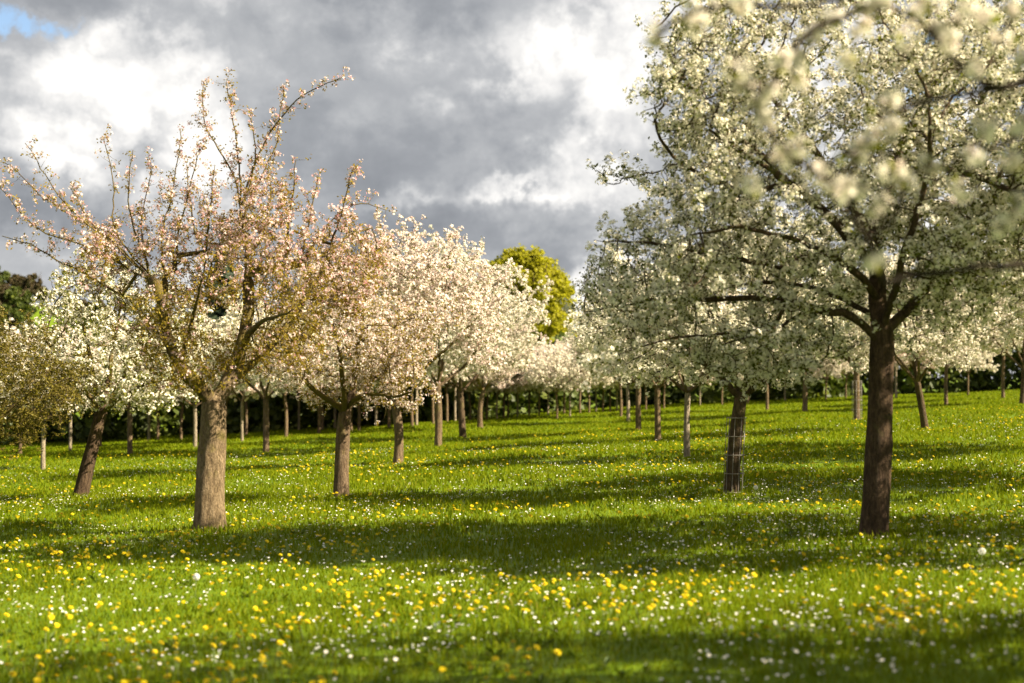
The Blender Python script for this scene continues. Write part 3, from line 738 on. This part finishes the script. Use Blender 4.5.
def spruce(h, rad, seed):
    r = np.random.default_rng(seed); root = empty('spruce_tree')
    tb = Tube(); tb.add(np.array([(0, 0, -.2), (0, 0, h * .5), (0, 0, h)]), [.22, .12, .02], 8); tb.build('trunk', M['bark_dark'], root)
    n = 15000; z = 1 - np.sqrt(r.uniform(0, 1, n)); z = .06 + .94 * z
    layer = np.floor(z * 22) / 22 + r.uniform(0, .03, n)
    rr = rad * (1 - layer) ** .85 * np.sqrt(r.uniform(.1, 1, n)); a = r.uniform(0, 6.28, n)
    rr *= 1 + .22 * np.sin(a * 5 + layer * 40)
    pos = np.stack([np.cos(a) * rr, np.sin(a) * rr, h * layer - rr * .25 + r.normal(0, .08, n)], 1)
    v, f = scatter(PUFF[0], PUFF[1], pos, unit(np.stack([np.cos(a), np.sin(a), np.full(n, .7)], 1) + r.normal(0, .35, (n, 3))), np.array([[.24, .12, .12]]) * r.uniform(.7, 1.3, (n, 1)), r, .1)
    mesh_np('crown', v, [f], M['spruce_needle'], root, False)
    return root
sp = spruce(14.5, 4.0, 51); place(sp, far(222, 0, 112)); tag(sp, 'dark spruce standing behind the old pink tree, taller of the spruces', 'tree', 'dark spruces beyond the orchard')
dup(sp, far(325, 0, 118), 1.0, .88, 'dark spruce seen through the outer twigs of the old pink tree', 'dark spruces beyond the orchard')
dup(sp, far(287, 0, 125), 2.0, .82, 'dark spruce half hidden between the two other spruces', 'dark spruces beyond the orchard')

# hillside trees on the rising ground
ha = leaf_tree('hillside_tree', [(0, 0, 3.4, 2.4, 2.4, 2.3, 1.0), (1.2, 0, 2.6, 1.6, 1.6, 1.6, .5)], 9000, .16, M['brown_twig'], M['bark_dark'], [(0, 0, -.3), (.1, 0, 2), (0, 0, 4.5)], .16, 61)
hb = leaf_tree('hillside_tree', [(0, 0, 2.8, 2.3, 2.3, 2.0, 1.0), (-1.1, 0, 2.2, 1.6, 1.6, 1.4, .5)], 9000, .16, M['wood_leaf'], M['bark_dark'], [(0, 0, -.3), (.1, 0, 2), (0, 0, 3.6)], .16, 62)
first = {0: True, 1: True}
HG = 'bushy trees on the hillside'
rh = random.Random(5)
hs = []
for D in (118, 132, 148, 166, 186, 208, 232):
    for k in range(7):
        px = rh.uniform(-50, 190) if D < 180 else rh.uniform(-40, 150)
        if 60 < px < 105 and 140 < D < 190: continue
        hs.append((px, D))
for i, (px, D) in enumerate(hs):
    b = far(px, 0, D); w = i % 2; pr = (ha, hb)[w]; s = rh.uniform(.75, 1.25)
    lab = ('bare brown budding bush tree on the hillside beyond the leaning white tree', 'dark green bush tree on the hillside beyond the leaning white tree')[w]
    if first[w]:
        first[w] = False; place(pr, b); pr.scale = (s,) * 3; tag(pr, lab, 'tree', HG + (' in bud', ' in leaf')[w])
    else: dup(pr, b, rh.uniform(0, 6.28), s, lab, HG + (' in bud', ' in leaf')[w])

# the wood behind the last row: one mass
def wood():
    r = np.random.default_rng(71)
    n = 90000
    t = r.uniform(-1, 1, n); x = np.where(t < 0, t * 62, t * 85) + r.normal(0, .5, n)
    dep = r.uniform(0, 5.5, n)
    y = 71.5 + 9 * np.tanh(x / 12) + dep + 1.5 * np.sin(x * .35) + 1.0 * np.sin(x * .9 + 2)
    hh = 3.5 + .8 * np.sin(x * .6) + .7 * np.sin(x * 1.53 + 1) + .5 * np.sin(x * 3.1) + .9 * sstep((x - 12) / 10) + .5 * sstep((-x - 4) / 8)
    z = r.uniform(0, 1, n) ** .9 * hh + r.normal(0, .15, n)
    cl = np.sin(x * 2.3 + z * 1.7) + np.sin(x * 1.1 - z * 2.9 + y) + np.sin(y * 2 + z)
    m = (cl > -1.4)
    pos = np.stack([x, y, z + gz(x, y)], 1)[m]
    v, f = scatter(PUFF[0], PUFF[1], pos, unit(r.normal(size=pos.shape) + [0, -.5, .4]), .17 * r.uniform(.6, 1.3, (len(pos), 1)), r, .1)
    o = mesh_np('wood', v, [f], M['wood_leaf'], None, False)
    tag(o, 'dark green wood closing the orchard behind the farthest trunks', 'wood', kind='stuff')
wood()


# ------------------------------------------------------------------ ground, grass, meadow flowers
def noise2(x, y, seed, sc):
    """smooth value noise, for patches of grass and flowers"""
    r = np.random.default_rng(seed); T = r.uniform(0, 1, (64, 64))
    u = x / sc; v = y / sc; i = np.floor(u).astype(int); j = np.floor(v).astype(int); fu = sstep(u - i); fv = sstep(v - j)
    g = lambda a, b_: T[a % 64, b_ % 64]
    return (g(i, j) * (1 - fu) + g(i + 1, j) * fu) * (1 - fv) + (g(i, j + 1) * (1 - fu) + g(i + 1, j + 1) * fu) * fv

def field_mat(name, stops, patch, leaf=False, trans=.4):
    m, nt = new_mat(name); L = nt.links.new
    g = nd(nt, 'ShaderNodeNewGeometry'); tc = nd(nt, 'ShaderNodeTexCoord')
    n1 = nd(nt, 'ShaderNodeTexNoise', i_Scale=.55, i_Detail=6.0, i_Roughness=.6); L(tc.outputs['Object'], n1.inputs['Vector'])
    if leaf: src = g.outputs['Random Per Island']
    else:
        n2 = nd(nt, 'ShaderNodeTexNoise', i_Scale=9.0, i_Detail=8.0, i_Roughness=.75); L(tc.outputs['Object'], n2.inputs['Vector']); src = n2.outputs['Fac']
    r = ramp(nt, src, stops)
    mr = nd(nt, 'ShaderNodeMapRange'); mr.inputs['From Min'].default_value = .38; mr.inputs['From Max'].default_value = .66; L(n1.outputs['Fac'], mr.inputs['Value'])
    mr.inputs['To Max'].default_value = .6
    mx = nd(nt, 'ShaderNodeMix', data_type='RGBA'); L(mr.outputs[0], mx.inputs[0]); L(r.outputs['Color'], mx.inputs[6]); mx.inputs[7].default_value = (*patch, 1)
    b = nd(nt, 'ShaderNodeBsdfPrincipled'); b.inputs['Roughness'].default_value = .6; b.inputs['Specular IOR Level'].default_value = .08
    L(mx.outputs[2], b.inputs['Base Color']); out = b
    if leaf:
        t = nd(nt, 'ShaderNodeBsdfTranslucent'); L(mx.outputs[2], t.inputs['Color'])
        ms = nd(nt, 'ShaderNodeMixShader'); ms.inputs[0].default_value = trans; L(b.outputs[0], ms.inputs[1]); L(t.outputs[0], ms.inputs[2]); out = ms
    o = nd(nt, 'ShaderNodeOutputMaterial'); L(out.outputs[0], o.inputs['Surface'])
    return m
M['ground'] = field_mat('ground', [(.3, (.05, .085, .004)), (.5, (.085, .14, .004)), (.7, (.13, .18, .005))], (.12, .17, .005))
M['grass'] = field_mat('grass', [(0, (.070, .118, .002)), (.5, (.135, .190, .003)), (.9, (.20, .23, .004)), (1, (.26, .23, .03))], (.175, .208, .004), True, .48)

def sheet():
    u = np.linspace(-1, 1, 241); xs = np.sinh(u * 6.2) / np.sinh(6.2) * 4500
    v = np.linspace(0, 1, 261); ys = -60 + (np.sinh(v * 5.2) / np.sinh(5.2)) * 5000
    X, Y = np.meshgrid(xs, ys); Z = gz(X, Y)
    V = np.stack([X, Y, Z], -1).reshape(-1, 3); nx = len(xs)
    i = np.arange(len(ys) - 1)[:, None] * nx + np.arange(nx - 1)[None]
    Q = np.stack([i, i + 1, i + nx + 1, i + nx], -1).reshape(-1, 4)
    tag(mesh_np('ground', V, [Q], M['ground']), kind='structure')
sheet()

def wedge(n, d0, d1, p, rng, side=.43, marg=1.2):
    """n points in the fan the lens sees, density falling with distance ^ -(p)"""
    u = rng.uniform(0, 1, n); e = 2 - p
    d = (d0 ** e + u * (d1 ** e - d0 ** e)) ** (1 / e)
    return rng.uniform(-1, 1, n) * (side * d + marg), d

def grass():
    r = np.random.default_rng(81); n = 430000
    x, y = wedge(n, 5.8, 85, 1.5, r)
    tall = noise2(x, y, 3, .7) ** 1.5 * .8 + noise2(x, y, 4, 2.4) ** 1.6 * .75
    h = (.026 + .058 * tall * r.uniform(.5, 1.3, n)) * (y / 8) ** .18
    w = .0036 * (y / 8) ** .85 * r.uniform(.7, 1.4, n)
    feet = [(B1, .26, 380), (B5, .2, 380), (B6, .17, 350), (B2, .16, 260), (B3, .17, 260)]
    for bb, rad, m in feet:      # longer grass the mower leaves round the trunks
        aa = r.uniform(0, 6.28, m); q = rad * (1 + r.exponential(.35, m))
        x = np.concatenate([x, bb[0] + np.cos(aa) * q]); y = np.concatenate([y, bb[1] + np.sin(aa) * q])
        h = np.concatenate([h, r.uniform(.04, .13, m) * np.exp(-(q / rad - 1) * .6)]); w = np.concatenate([w, r.uniform(.005, .009, m)])
    n = len(x)
    a = r.uniform(0, 6.28, n); side = np.stack([np.cos(a), np.sin(a), 0 * a], 1)
    la = r.uniform(0, 6.28, n); lean = np.stack([np.cos(la), np.sin(la), 0 * la], 1) * (h * r.uniform(.1, .8, n))[:, None]
    p0 = np.stack([x, y, gz(x, y) - .006], 1)
    up = np.zeros((n, 3)); up[:, 2] = h
    pm = p0 + up * .55 + lean * .35; pt = p0 + up + lean
    V = np.stack([p0 - side * w[:, None], p0 + side * w[:, None], pm + side * w[:, None] * .8, pm - side * w[:, None] * .8, pt], 1).reshape(-1, 3)
    o = np.arange(n)[:, None] * 5
    tag(mesh_np('grass', V, [o + np.array([[0, 1, 2, 3]]), o + np.array([[3, 2, 4]])], M['grass'], None, False), 'lush green meadow grass', 'grass', kind='stuff')
grass()

M['broad_leaf'] = leaf_mat('broad_leaf', [(0, (.05, .09, .006)), (.7, (.09, .13, .008)), (1, (.14, .15, .012))], .35, .45)
def broad():
    r = np.random.default_rng(85); x, y = wedge(2600, 6.0, 40, 1.5, r)
    k = noise2(x, y, 9, 1.6) > .5; x, y = x[k], y[k]; m = 7
    rx, ry = np.repeat(x, m), np.repeat(y, m); n = len(rx); a = r.uniform(0, 6.28, n); L_ = r.uniform(.04, .085, n) * (ry / 9) ** .2; w_ = L_ * r.uniform(.14, .24, n); t = r.uniform(.25, .9, n)
    d = np.stack([np.cos(a), np.sin(a), 0 * a], 1); sd = np.stack([-np.sin(a), np.cos(a), 0 * a], 1); p0 = np.stack([rx, ry, gz(rx, ry)], 1); z = np.array([[0, 0, 1.0]])
    pm = p0 + d * (L_ * .5)[:, None] + z * (L_ * t * .75)[:, None]; pt = p0 + d * L_[:, None] + z * (L_ * t)[:, None]
    V = np.stack([p0, pm - sd * w_[:, None], pt, pm + sd * w_[:, None]], 1).reshape(-1, 3)
    tag(mesh_np('weed_leaves', V, [np.arange(n)[:, None] * 4 + np.array([[0, 1, 2, 3]])], M['broad_leaf'], None, False), 'broad dandelion and plantain leaves low in the grass', 'weeds', kind='stuff')
broad()
def petals():
    r = np.random.default_rng(86); P_ = []
    for bb, rad, m in ((B1, 2.2, 500), (B2, 2.0, 450), (B3, 2.0, 350), (B5, 2.6, 900), (B6, 2.0, 500)):
        a = r.uniform(0, 6.28, m); q = rad * np.sqrt(r.uniform(0, 1, m)); P_.append(np.stack([bb[0] + np.cos(a) * q, bb[1] + np.sin(a) * q], 1))
    P_ = np.concatenate(P_); pos = np.stack([P_[:, 0], P_[:, 1], gz(P_[:, 0], P_[:, 1]) + r.uniform(.02, .07, len(P_))], 1)
    v, f = scatter(PUFF[0], PUFF[1], pos, unit(r.normal(0, .5, pos.shape) + [0, 0, 1]), np.full((len(P_), 1), .0075), r)
    tag(mesh_np('fallen_petals', v, [f], M['white_petal'], None, False), 'fallen white petals lying in the grass under the trees', 'petals', kind='stuff')
petals()
M['dandelion_yellow'] = leaf_mat('dandelion_yellow', [(0, (.64, .46, .006)), (.6, (.70, .56, .008)), (1, (.70, .60, .02))], .25, .6, (1, .95, .6))
M['flower_stem'] = plain_mat('flower_stem', (.12, .16, .04), .6)
M['daisy_white'] = leaf_mat('daisy_white', [(0, (.78, .77, .70)), (1, (.83, .80, .76))], .25, .6, (1, 1, .95))
M['daisy_yellow'] = plain_mat('daisy_yellow', (.72, .45, .02), .7)
M['seed_fluff'] = leaf_mat('seed_fluff', [(0, (.72, .72, .68)), (1, (.80, .80, .77))], .45, .8, (1, 1, 1))

def dandelion_head(seed):
    r = np.random.default_rng(seed); V = []; Q = []; n = 0
    for ringn, rad, z, tilt in ((16, 1.0, .0, .12), (14, .78, .16, .3), (10, .5, .28, .55), (6, .25, .34, .8)):
        for k in range(ringn):
            a = 2 * math.pi * k / ringn + r.uniform(-.15, .15); w = .16; c, s_ = math.cos(a), math.sin(a); R = rad * r.uniform(.9, 1.1)
            for (rr, ww, zz) in ((.05, .5, z), (R * .98, 1.0, z + R * tilt)):
                V += [(c * rr + s_ * w * ww, s_ * rr - c * w * ww, zz), (c * rr - s_ * w * ww, s_ * rr + c * w * ww, zz)]
            Q.append((n, n + 2, n + 3, n + 1)); n += 4
    return np.array(V, float), np.array(Q)
DH = dandelion_head(1)
def daisy_shape():
    V = []; Q = []; n = 0
    for k in range(12):
        a = 2 * math.pi * k / 12; c, s_ = math.cos(a), math.sin(a); w = .2
        for (rr, ww, zz) in ((.2, .5, 0), (1.0, 1.0, .12)):
            V += [(c * rr + s_ * w * ww, s_ * rr - c * w * ww, zz), (c * rr - s_ * w * ww, s_ * rr + c * w * ww, zz)]
        Q.append((n, n + 2, n + 3, n + 1)); n += 4
    return np.array(V, float), np.array(Q)
DS = daisy_shape()

def dome(r, seg=8, rings=3, z0=0.0, squash=.6):
    V = [(0, 0, z0 + r * squash)]; T = []; Q = []
    for i in range(1, rings + 1):
        t = i / rings * math.pi / 2
        for k in range(seg): V.append((r * math.sin(t) * math.cos(2 * math.pi * k / seg), r * math.sin(t) * math.sin(2 * math.pi * k / seg), z0 + r * squash * math.cos(t)))
    for k in range(seg): T.append((0, 1 + k, 1 + (k + 1) % seg))
    for i in range(rings - 1):
        for k in range(seg):
            a = 1 + i * seg; Q.append((a + k, a + seg + k, a + seg + (k + 1) % seg, a + (k + 1) % seg))
    return np.array(V), np.array(Q), np.array(T)

# dandelions: the nearest as flowers of their own, the rest as one carpet
def patchy(n, d0, d1, p, seed, lo, sc=2.2):
    r = np.random.default_rng(seed); x, y = wedge(n, d0, d1, p, r, .375, .1)
    w = noise2(x, y, seed + 1, sc) * .5 + noise2(x, y, seed + 2, sc * .35) * .4 + .16 * np.exp(-((y - 10.8) / 2.2) ** 2) * (.5 + sstep((x + 2.5) / 2) * .5) + .04
    k = (w > lo + r.normal(0, .06, n))
    for bx, by in ((B1[0], B1[1]), (B5[0], B5[1]), (B6[0], B6[1]), (B2[0], B2[1]), (B3[0], B3[1])): k &= (x - bx) ** 2 + (y - by) ** 2 > .09
    return x[k], y[k]
dx, dy = patchy(5600, 7.3, 45, 1.6, 91, .50)
o = np.argsort(dy); dx, dy = dx[o], dy[o]
NI = 300
protos = []
for v in range(3):
    r = np.random.default_rng(200 + v)
    e = empty('dandelion'); hgt = (.075, .10, .13)[v]; bend = np.array([r.normal(0, .02), r.normal(0, .02), hgt])
    st = Tube(); st.add(np.array([(0, 0, -.02), bend * [.35, .35, .5], bend]), [.0028, .0026, .0026], 5); st.build('stem', M['flower_stem'], e)
    R_ = frames(unit(np.array([[r.normal(0, .25), r.normal(0, .25) - .2, 1]])), r)
    V = np.einsum('nij,kj->ki', R_, DH[0] * .021) + bend
    mesh_np('flower_head', V, [DH[1]], M['dandelion_yellow'], e, False)
    protos.append(e)
DL = 'yellow dandelion in flower among the daisies of the near meadow'
DG = 'dandelions in the near meadow'
rd = random.Random(3)
for i in range(NI):
    b = (float(dx[i]), float(dy[i]), float(gz(dx[i], dy[i]))); s = rd.uniform(.75, 1.2)
    if i < 3:
        e = protos[i]; e.location = b; e.scale = (s,) * 3; e.rotation_euler[2] = rd.uniform(0, 6.28); tag(e, DL, 'flower', DG)
    else: dup(protos[i % 3], b, rd.uniform(0, 6.28), s, DL, DG)
x, y = dx[NI:], dy[NI:]; n = len(x); r = np.random.default_rng(95)
pos = np.stack([x, y, gz(x, y) + r.uniform(.05, .11, n) * (y / 12) ** .2], 1)
v, f = scatter(DH[0], DH[1], pos, unit(r.normal(0, .3, (n, 3)) + [0, -.15, 1]), (.020 * (y / 12) ** .15 * r.uniform(.75, 1.2, n))[:, None], r)
tag(mesh_np('dandelion_carpet', v, [f], M['dandelion_yellow'], None, False), 'yellow dandelions dotted over the farther meadow', 'flowers', kind='stuff')

# daisies
ax, ay = patchy(9500, 7.3, 40, 1.6, 111, .47, 1.9)
o = np.argsort(ay); ax, ay = ax[o], ay[o]
dv, dq, dt = dome(.28, 7, 2, .05, .5)
def daisy_proto(hgt, seed):
    r = np.random.default_rng(seed); e = empty('daisy'); bend = np.array([r.normal(0, .012), r.normal(0, .012), hgt]); R_ = frames(unit(np.array([[r.normal(0, .25), r.normal(0, .25) - .25, 1]])), r)[0]
    st = Tube(); st.add(np.array([(0, 0, -.02), bend * [.4, .4, .5], bend]), [.0014] * 3, 4); st.build('stem', M['flower_stem'], e)
    mesh_np('petals', DS[0] * .0105 @ R_.T + bend, [DS[1]], M['daisy_white'], e, False)
    mesh_np('disc', dv * .0105 @ R_.T + bend, [dq, dt], M['daisy_yellow'], e)
    return e
dp = [daisy_proto(.06, 1), daisy_proto(.075, 2), daisy_proto(.055, 3)]
AL = 'small white daisy with yellow centre in the near meadow grass'; AG = 'daisies in the near meadow'
for i in range(NI):
    b = (float(ax[i]), float(ay[i]), float(gz(ax[i], ay[i]))); s = rd.uniform(.8, 1.25)
    if i < 3:
        e = dp[i]; e.location = b; e.scale = (s,) * 3; tag(e, AL, 'flower', AG)
    else: dup(dp[i % 3], b, rd.uniform(0, 6.28), s, AL, AG)
x, y = ax[NI:], ay[NI:]; n = len(x)
pos = np.stack([x, y, gz(x, y) + r.uniform(.04, .075, n) * (y / 12) ** .2], 1)
nr = unit(r.normal(0, .3, (n, 3)) + [0, -.25, 1]); sz = (.0088 * (y / 10) ** .05 * r.uniform(.8, 1.3, n))[:, None]
v, f = scatter(DS[0], DS[1], pos, nr, sz, r)
tag(mesh_np('daisy_carpet', v, [f], M['daisy_white'], None, False), 'white daisies sprinkled over the farther meadow', 'flowers', kind='stuff')

# dandelion clocks
def clock(px, py, label):
    b = base_of(px, py + 9); e = empty('seed_head', tuple(b)); tag(e, label, 'seed head', 'dandelion seed heads')
    st = Tube(); st.add(np.array([(0, 0, -.02), (.005, 0, .09), (.01, 0, .17)]), [.003] * 3, 5); st.build('stem', M['flower_stem'], e)
    r = np.random.default_rng(int(px)); n = 140; N = unit(r.normal(size=(n, 3)))
    v, f = scatter(PUFF[0], PUFF[1], N * .027 + [.01, 0, .17], N, np.full((n, 1), .006), r)
    mesh_np('seed_ball', v, [f], M['seed_fluff'], e, False)
clock(195, 589, 'white dandelion seed head below the thick tan trunk')
clock(755, 492, 'white dandelion seed head beside the wire-guarded trunk')
clock(981, 564, 'white dandelion seed head in the shade past the big dark brown trunk')

# grass grown up round the feet of the nearest trunks
# ------------------------------------------------------------------ light, sky, camera
AZ, EL = math.radians(107), math.radians(36)
S = Vector((math.sin(AZ) * math.cos(EL), math.cos(AZ) * math.cos(EL), math.sin(EL)))
sl = bpy.data.lights.new('sun', 'SUN'); sl.energy = 5.0; sl.angle = math.radians(.5); sl.color = (1.0, .87, .64)
so = bpy.data.objects.new('sun', sl); so.rotation_euler = S.to_track_quat('Z', 'Y').to_euler(); so.location = (30, -10, 30); C.objects.link(so)

w = bpy.data.worlds.new('World'); SC.world = w; w.use_nodes = True
nt = w.node_tree; nt.nodes.clear(); L = nt.links.new
def mth(op, a, b=None, c=None, clamp=False):
    n = nt.nodes.new('ShaderNodeMath'); n.operation = op; n.use_clamp = clamp
    for i, q in enumerate((a, b, c)):
        if q is None: continue
        if isinstance(q, (int, float)): n.inputs[i].default_value = q
        else: L(q, n.inputs[i])
    return n.outputs[0]
sky = nt.nodes.new('ShaderNodeTexSky'); sky.sky_type = 'NISHITA'; sky.sun_disc = False; sky.sun_elevation = EL; sky.sun_rotation = AZ
tc = nt.nodes.new('ShaderNodeTexCoord'); sep = nt.nodes.new('ShaderNodeSeparateXYZ'); L(tc.outputs['Generated'], sep.inputs[0])
X, Y, Z = sep.outputs
zc = mth('ADD', mth('MAXIMUM', Z, 0.0), .16)
comb = nt.nodes.new('ShaderNodeCombineXYZ'); L(mth('DIVIDE', X, zc), comb.inputs[0]); L(mth('DIVIDE', Y, zc), comb.inputs[1]); L(mth('MULTIPLY', Z, 3.0), comb.inputs[2])
def noise(vec, scale, det, rough, dist=0.0, off=(0, 0, 0), stretch=(1, 1, 1)):
    mp = nt.nodes.new('ShaderNodeMapping'); mp.inputs['Location'].default_value = off; mp.inputs['Scale'].default_value = stretch; L(vec, mp.inputs[0])
    n = nt.nodes.new('ShaderNodeTexNoise'); n.inputs['Scale'].default_value = scale; n.inputs['Detail'].default_value = det
    n.inputs['Roughness'].default_value = rough; n.inputs['Distortion'].default_value = dist; L(mp.outputs[0], n.inputs['Vector'])
    return n.outputs['Fac']
# directions, a little ruffled so that no cloud edge is smooth
nw = nt.nodes.new('ShaderNodeTexNoise'); nw.inputs['Scale'].default_value = 9.0; nw.inputs['Detail'].default_value = 8.0; nw.inputs['Roughness'].default_value = .62; L(tc.outputs['Generated'], nw.inputs['Vector'])
sw = nt.nodes.new('ShaderNodeSeparateColor'); L(nw.outputs['Color'], sw.inputs[0])
xr = mth('ADD', X, mth('MULTIPLY', mth('SUBTRACT', sw.outputs[0], .5), .20)); zr = mth('ADD', Z, mth('MULTIPLY', mth('SUBTRACT', sw.outputs[1], .5), .14))
def blob(cx, cz, rx, rz, amp):
    a = mth('DIVIDE', mth('SUBTRACT', xr, cx), rx); b = mth('DIVIDE', mth('SUBTRACT', zr, cz), rz)
    d = mth('ADD', mth('MULTIPLY', a, a), mth('MULTIPLY', b, b))
    return mth('MULTIPLY', mth('POWER', 2.718, mth('MULTIPLY', d, -1.0)), amp)
def D_(px, py): return (px - 512) / F, (385 - py) / F
tot = None
for px, py, rx, ry, amp in [(60, 120, 90, 60, .18), (150, 90, 70, 60, .12), (225, 130, 60, 60, .24), (130, 185, 120, 35, .22), (240, 190, 70, 40, .14), (330, 15, 170, 34, -.26), (110, 5, 80, 22, -.14), (590, 35, 110, 50, .30), (440, 75, 80, 30, .10), (470, 150, 150, 65, -.16), (370, 210, 110, 60, -.14), (560, 110, 70, 45, -.10),
                            (610, 175, 55, 40, .28), (450, 213, 130, 9, .24), (500, 252, 170, 24, -.22), (40, 238, 150, 30, -.36), (330, 245, 80, 30, -.15), (610, 288, 60, 22, .46), (700, 150, 200, 120, .14), (960, 160, 160, 120, .22)]:
    cx, cz = D_(px, py); q = blob(cx, cz, rx / F, ry / F, amp); tot = q if tot is None else mth('ADD', tot, q)
nA = noise(tc.outputs['Generated'], 7.0, 10.0, .56, .35, (3.1, .4, 1.7), (1, 1, 1.4))
nB = noise(tc.outputs['Generated'], 19.0, 8.0, .6, .2, (7.1, 2.4, .7), (1, 1, 1.25))
nC = noise(comb.outputs[0], 1.3, 7.0, .6, .2, (1.1, 5.4, 0))
# billows: rounded heaps, sharp towards the light (sunward), soft away from it
def billow(scale, off):
    mp = nt.nodes.new('ShaderNodeMapping'); mp.inputs['Location'].default_value = off; mp.inputs['Scale'].default_value = (1, 1, 1.25)
    ad = nt.nodes.new('ShaderNodeVectorMath'); ad.operation = 'MULTIPLY_ADD'; L(nw.outputs['Color'], ad.inputs[0]); ad.inputs[1].default_value = (.16, .16, .16); L(tc.outputs['Generated'], ad.inputs[2]); L(ad.outputs[0], mp.inputs[0])
    v = nt.nodes.new('ShaderNodeTexVoronoi'); v.feature = 'F1'; v.inputs['Scale'].default_value = scale
    L(mp.outputs[0], v.inputs['Vector']); return v.outputs['Distance']
bl1 = mth('ADD', mth('MULTIPLY', billow(13.0, (1.2, .3, .8)), .65), mth('MULTIPLY', billow(31.0, (4.2, .7, 2.8)), .35))
val = mth('ADD', mth('ADD', tot, .43), mth('ADD', mth('MULTIPLY', mth('SUBTRACT', nA, .5), 1.0), mth('ADD', mth('MULTIPLY', mth('SUBTRACT', nB, .5), .55), mth('MULTIPLY', mth('SUBTRACT', nC, .5), .25))))
amt = mth('SUBTRACT', val, .34, clamp=True)
val = mth('ADD', val, mth('MULTIPLY', mth('SUBTRACT', .48, bl1), mth('MULTIPLY', amt, 2.6)))
cr = ramp(nt, val, [(.05, (.235, .25, .275)), (.28, (.335, .35, .375)), (.44, (.49, .50, .515)), (.56, (.72, .715, .71)), (.70, (.95, .93, .90)), (1.0, (1.2, 1.16, 1.1))])
# gaps of blue
cx, cz = D_(40, 48); g1 = blob(cx, cz, 44 / F, 26 / F, 1.15); cx, cz = D_(930, 85); g2 = blob(cx, cz, 60 / F, 45 / F, 1.0); cx, cz = D_(640, 262); g3 = blob(cx, cz, 60 / F, 14 / F, .55)
gap = mth('ADD', mth('ADD', mth('ADD', g1, g2), g3), mth('MULTIPLY', mth('SUBTRACT', nA, .5), 1.3))
gm = nt.nodes.new('ShaderNodeMapRange'); gm.interpolation_type = 'SMOOTHSTEP'; gm.inputs['From Min'].default_value = .42; gm.inputs['From Max'].default_value = .85; L(gap, gm.inputs['Value'])
CL = 3.1                                   # cloud brightness in the sky texture's own units
csc = nt.nodes.new('ShaderNodeVectorMath'); csc.operation = 'SCALE'; csc.inputs['Scale'].default_value = CL; L(cr.outputs['Color'], csc.inputs[0])
mixs = nt.nodes.new('ShaderNodeMix'); mixs.data_type = 'RGBA'; L(gm.outputs[0], mixs.inputs[0]); L(csc.outputs[0], mixs.inputs[6]); dim = nt.nodes.new('ShaderNodeVectorMath'); dim.operation = 'SCALE'; dim.inputs['Scale'].default_value = .55; L(sky.outputs[0], dim.inputs[0]); L(dim.outputs[0], mixs.inputs[7])
bg = nt.nodes.new('ShaderNodeBackground'); bg.inputs['Strength'].default_value = .10; L(mixs.outputs[2], bg.inputs['Color'])
wo = nt.nodes.new('ShaderNodeOutputWorld'); L(bg.outputs[0], wo.inputs['Surface'])

cd = bpy.data.cameras.new('camera'); cd.lens = 50; cd.sensor_width = 36; cd.clip_start = .1; cd.clip_end = 12000
cd.dof.use_dof = True; cd.dof.focus_distance = 21; cd.dof.aperture_fstop = 1.4; cd.dof.aperture_blades = 0
co = bpy.data.objects.new('camera', cd); co.location = tuple(CAMP); co.rotation_euler = (math.pi / 2 + PITCH, 0, 0); C.objects.link(co)
SC.camera = co
SC.view_settings.view_transform = 'Standard'; SC.view_settings.look = 'None'; SC.view_settings.exposure = 1.85; SC.view_settings.gamma = 1
SC.render.engine = 'CYCLES'
cy = SC.cycles
cy.use_denoising = True
try: cy.denoiser = 'OPENIMAGEDENOISE'; cy.denoising_input_passes = 'RGB_ALBEDO_NORMAL'
except Exception: pass
cy.max_bounces = 6; cy.diffuse_bounces = 3; cy.transmission_bounces = 4; cy.glossy_bounces = 2; cy.caustics_reflective = False; cy.caustics_refractive = False
cy.sample_clamp_indirect = 6
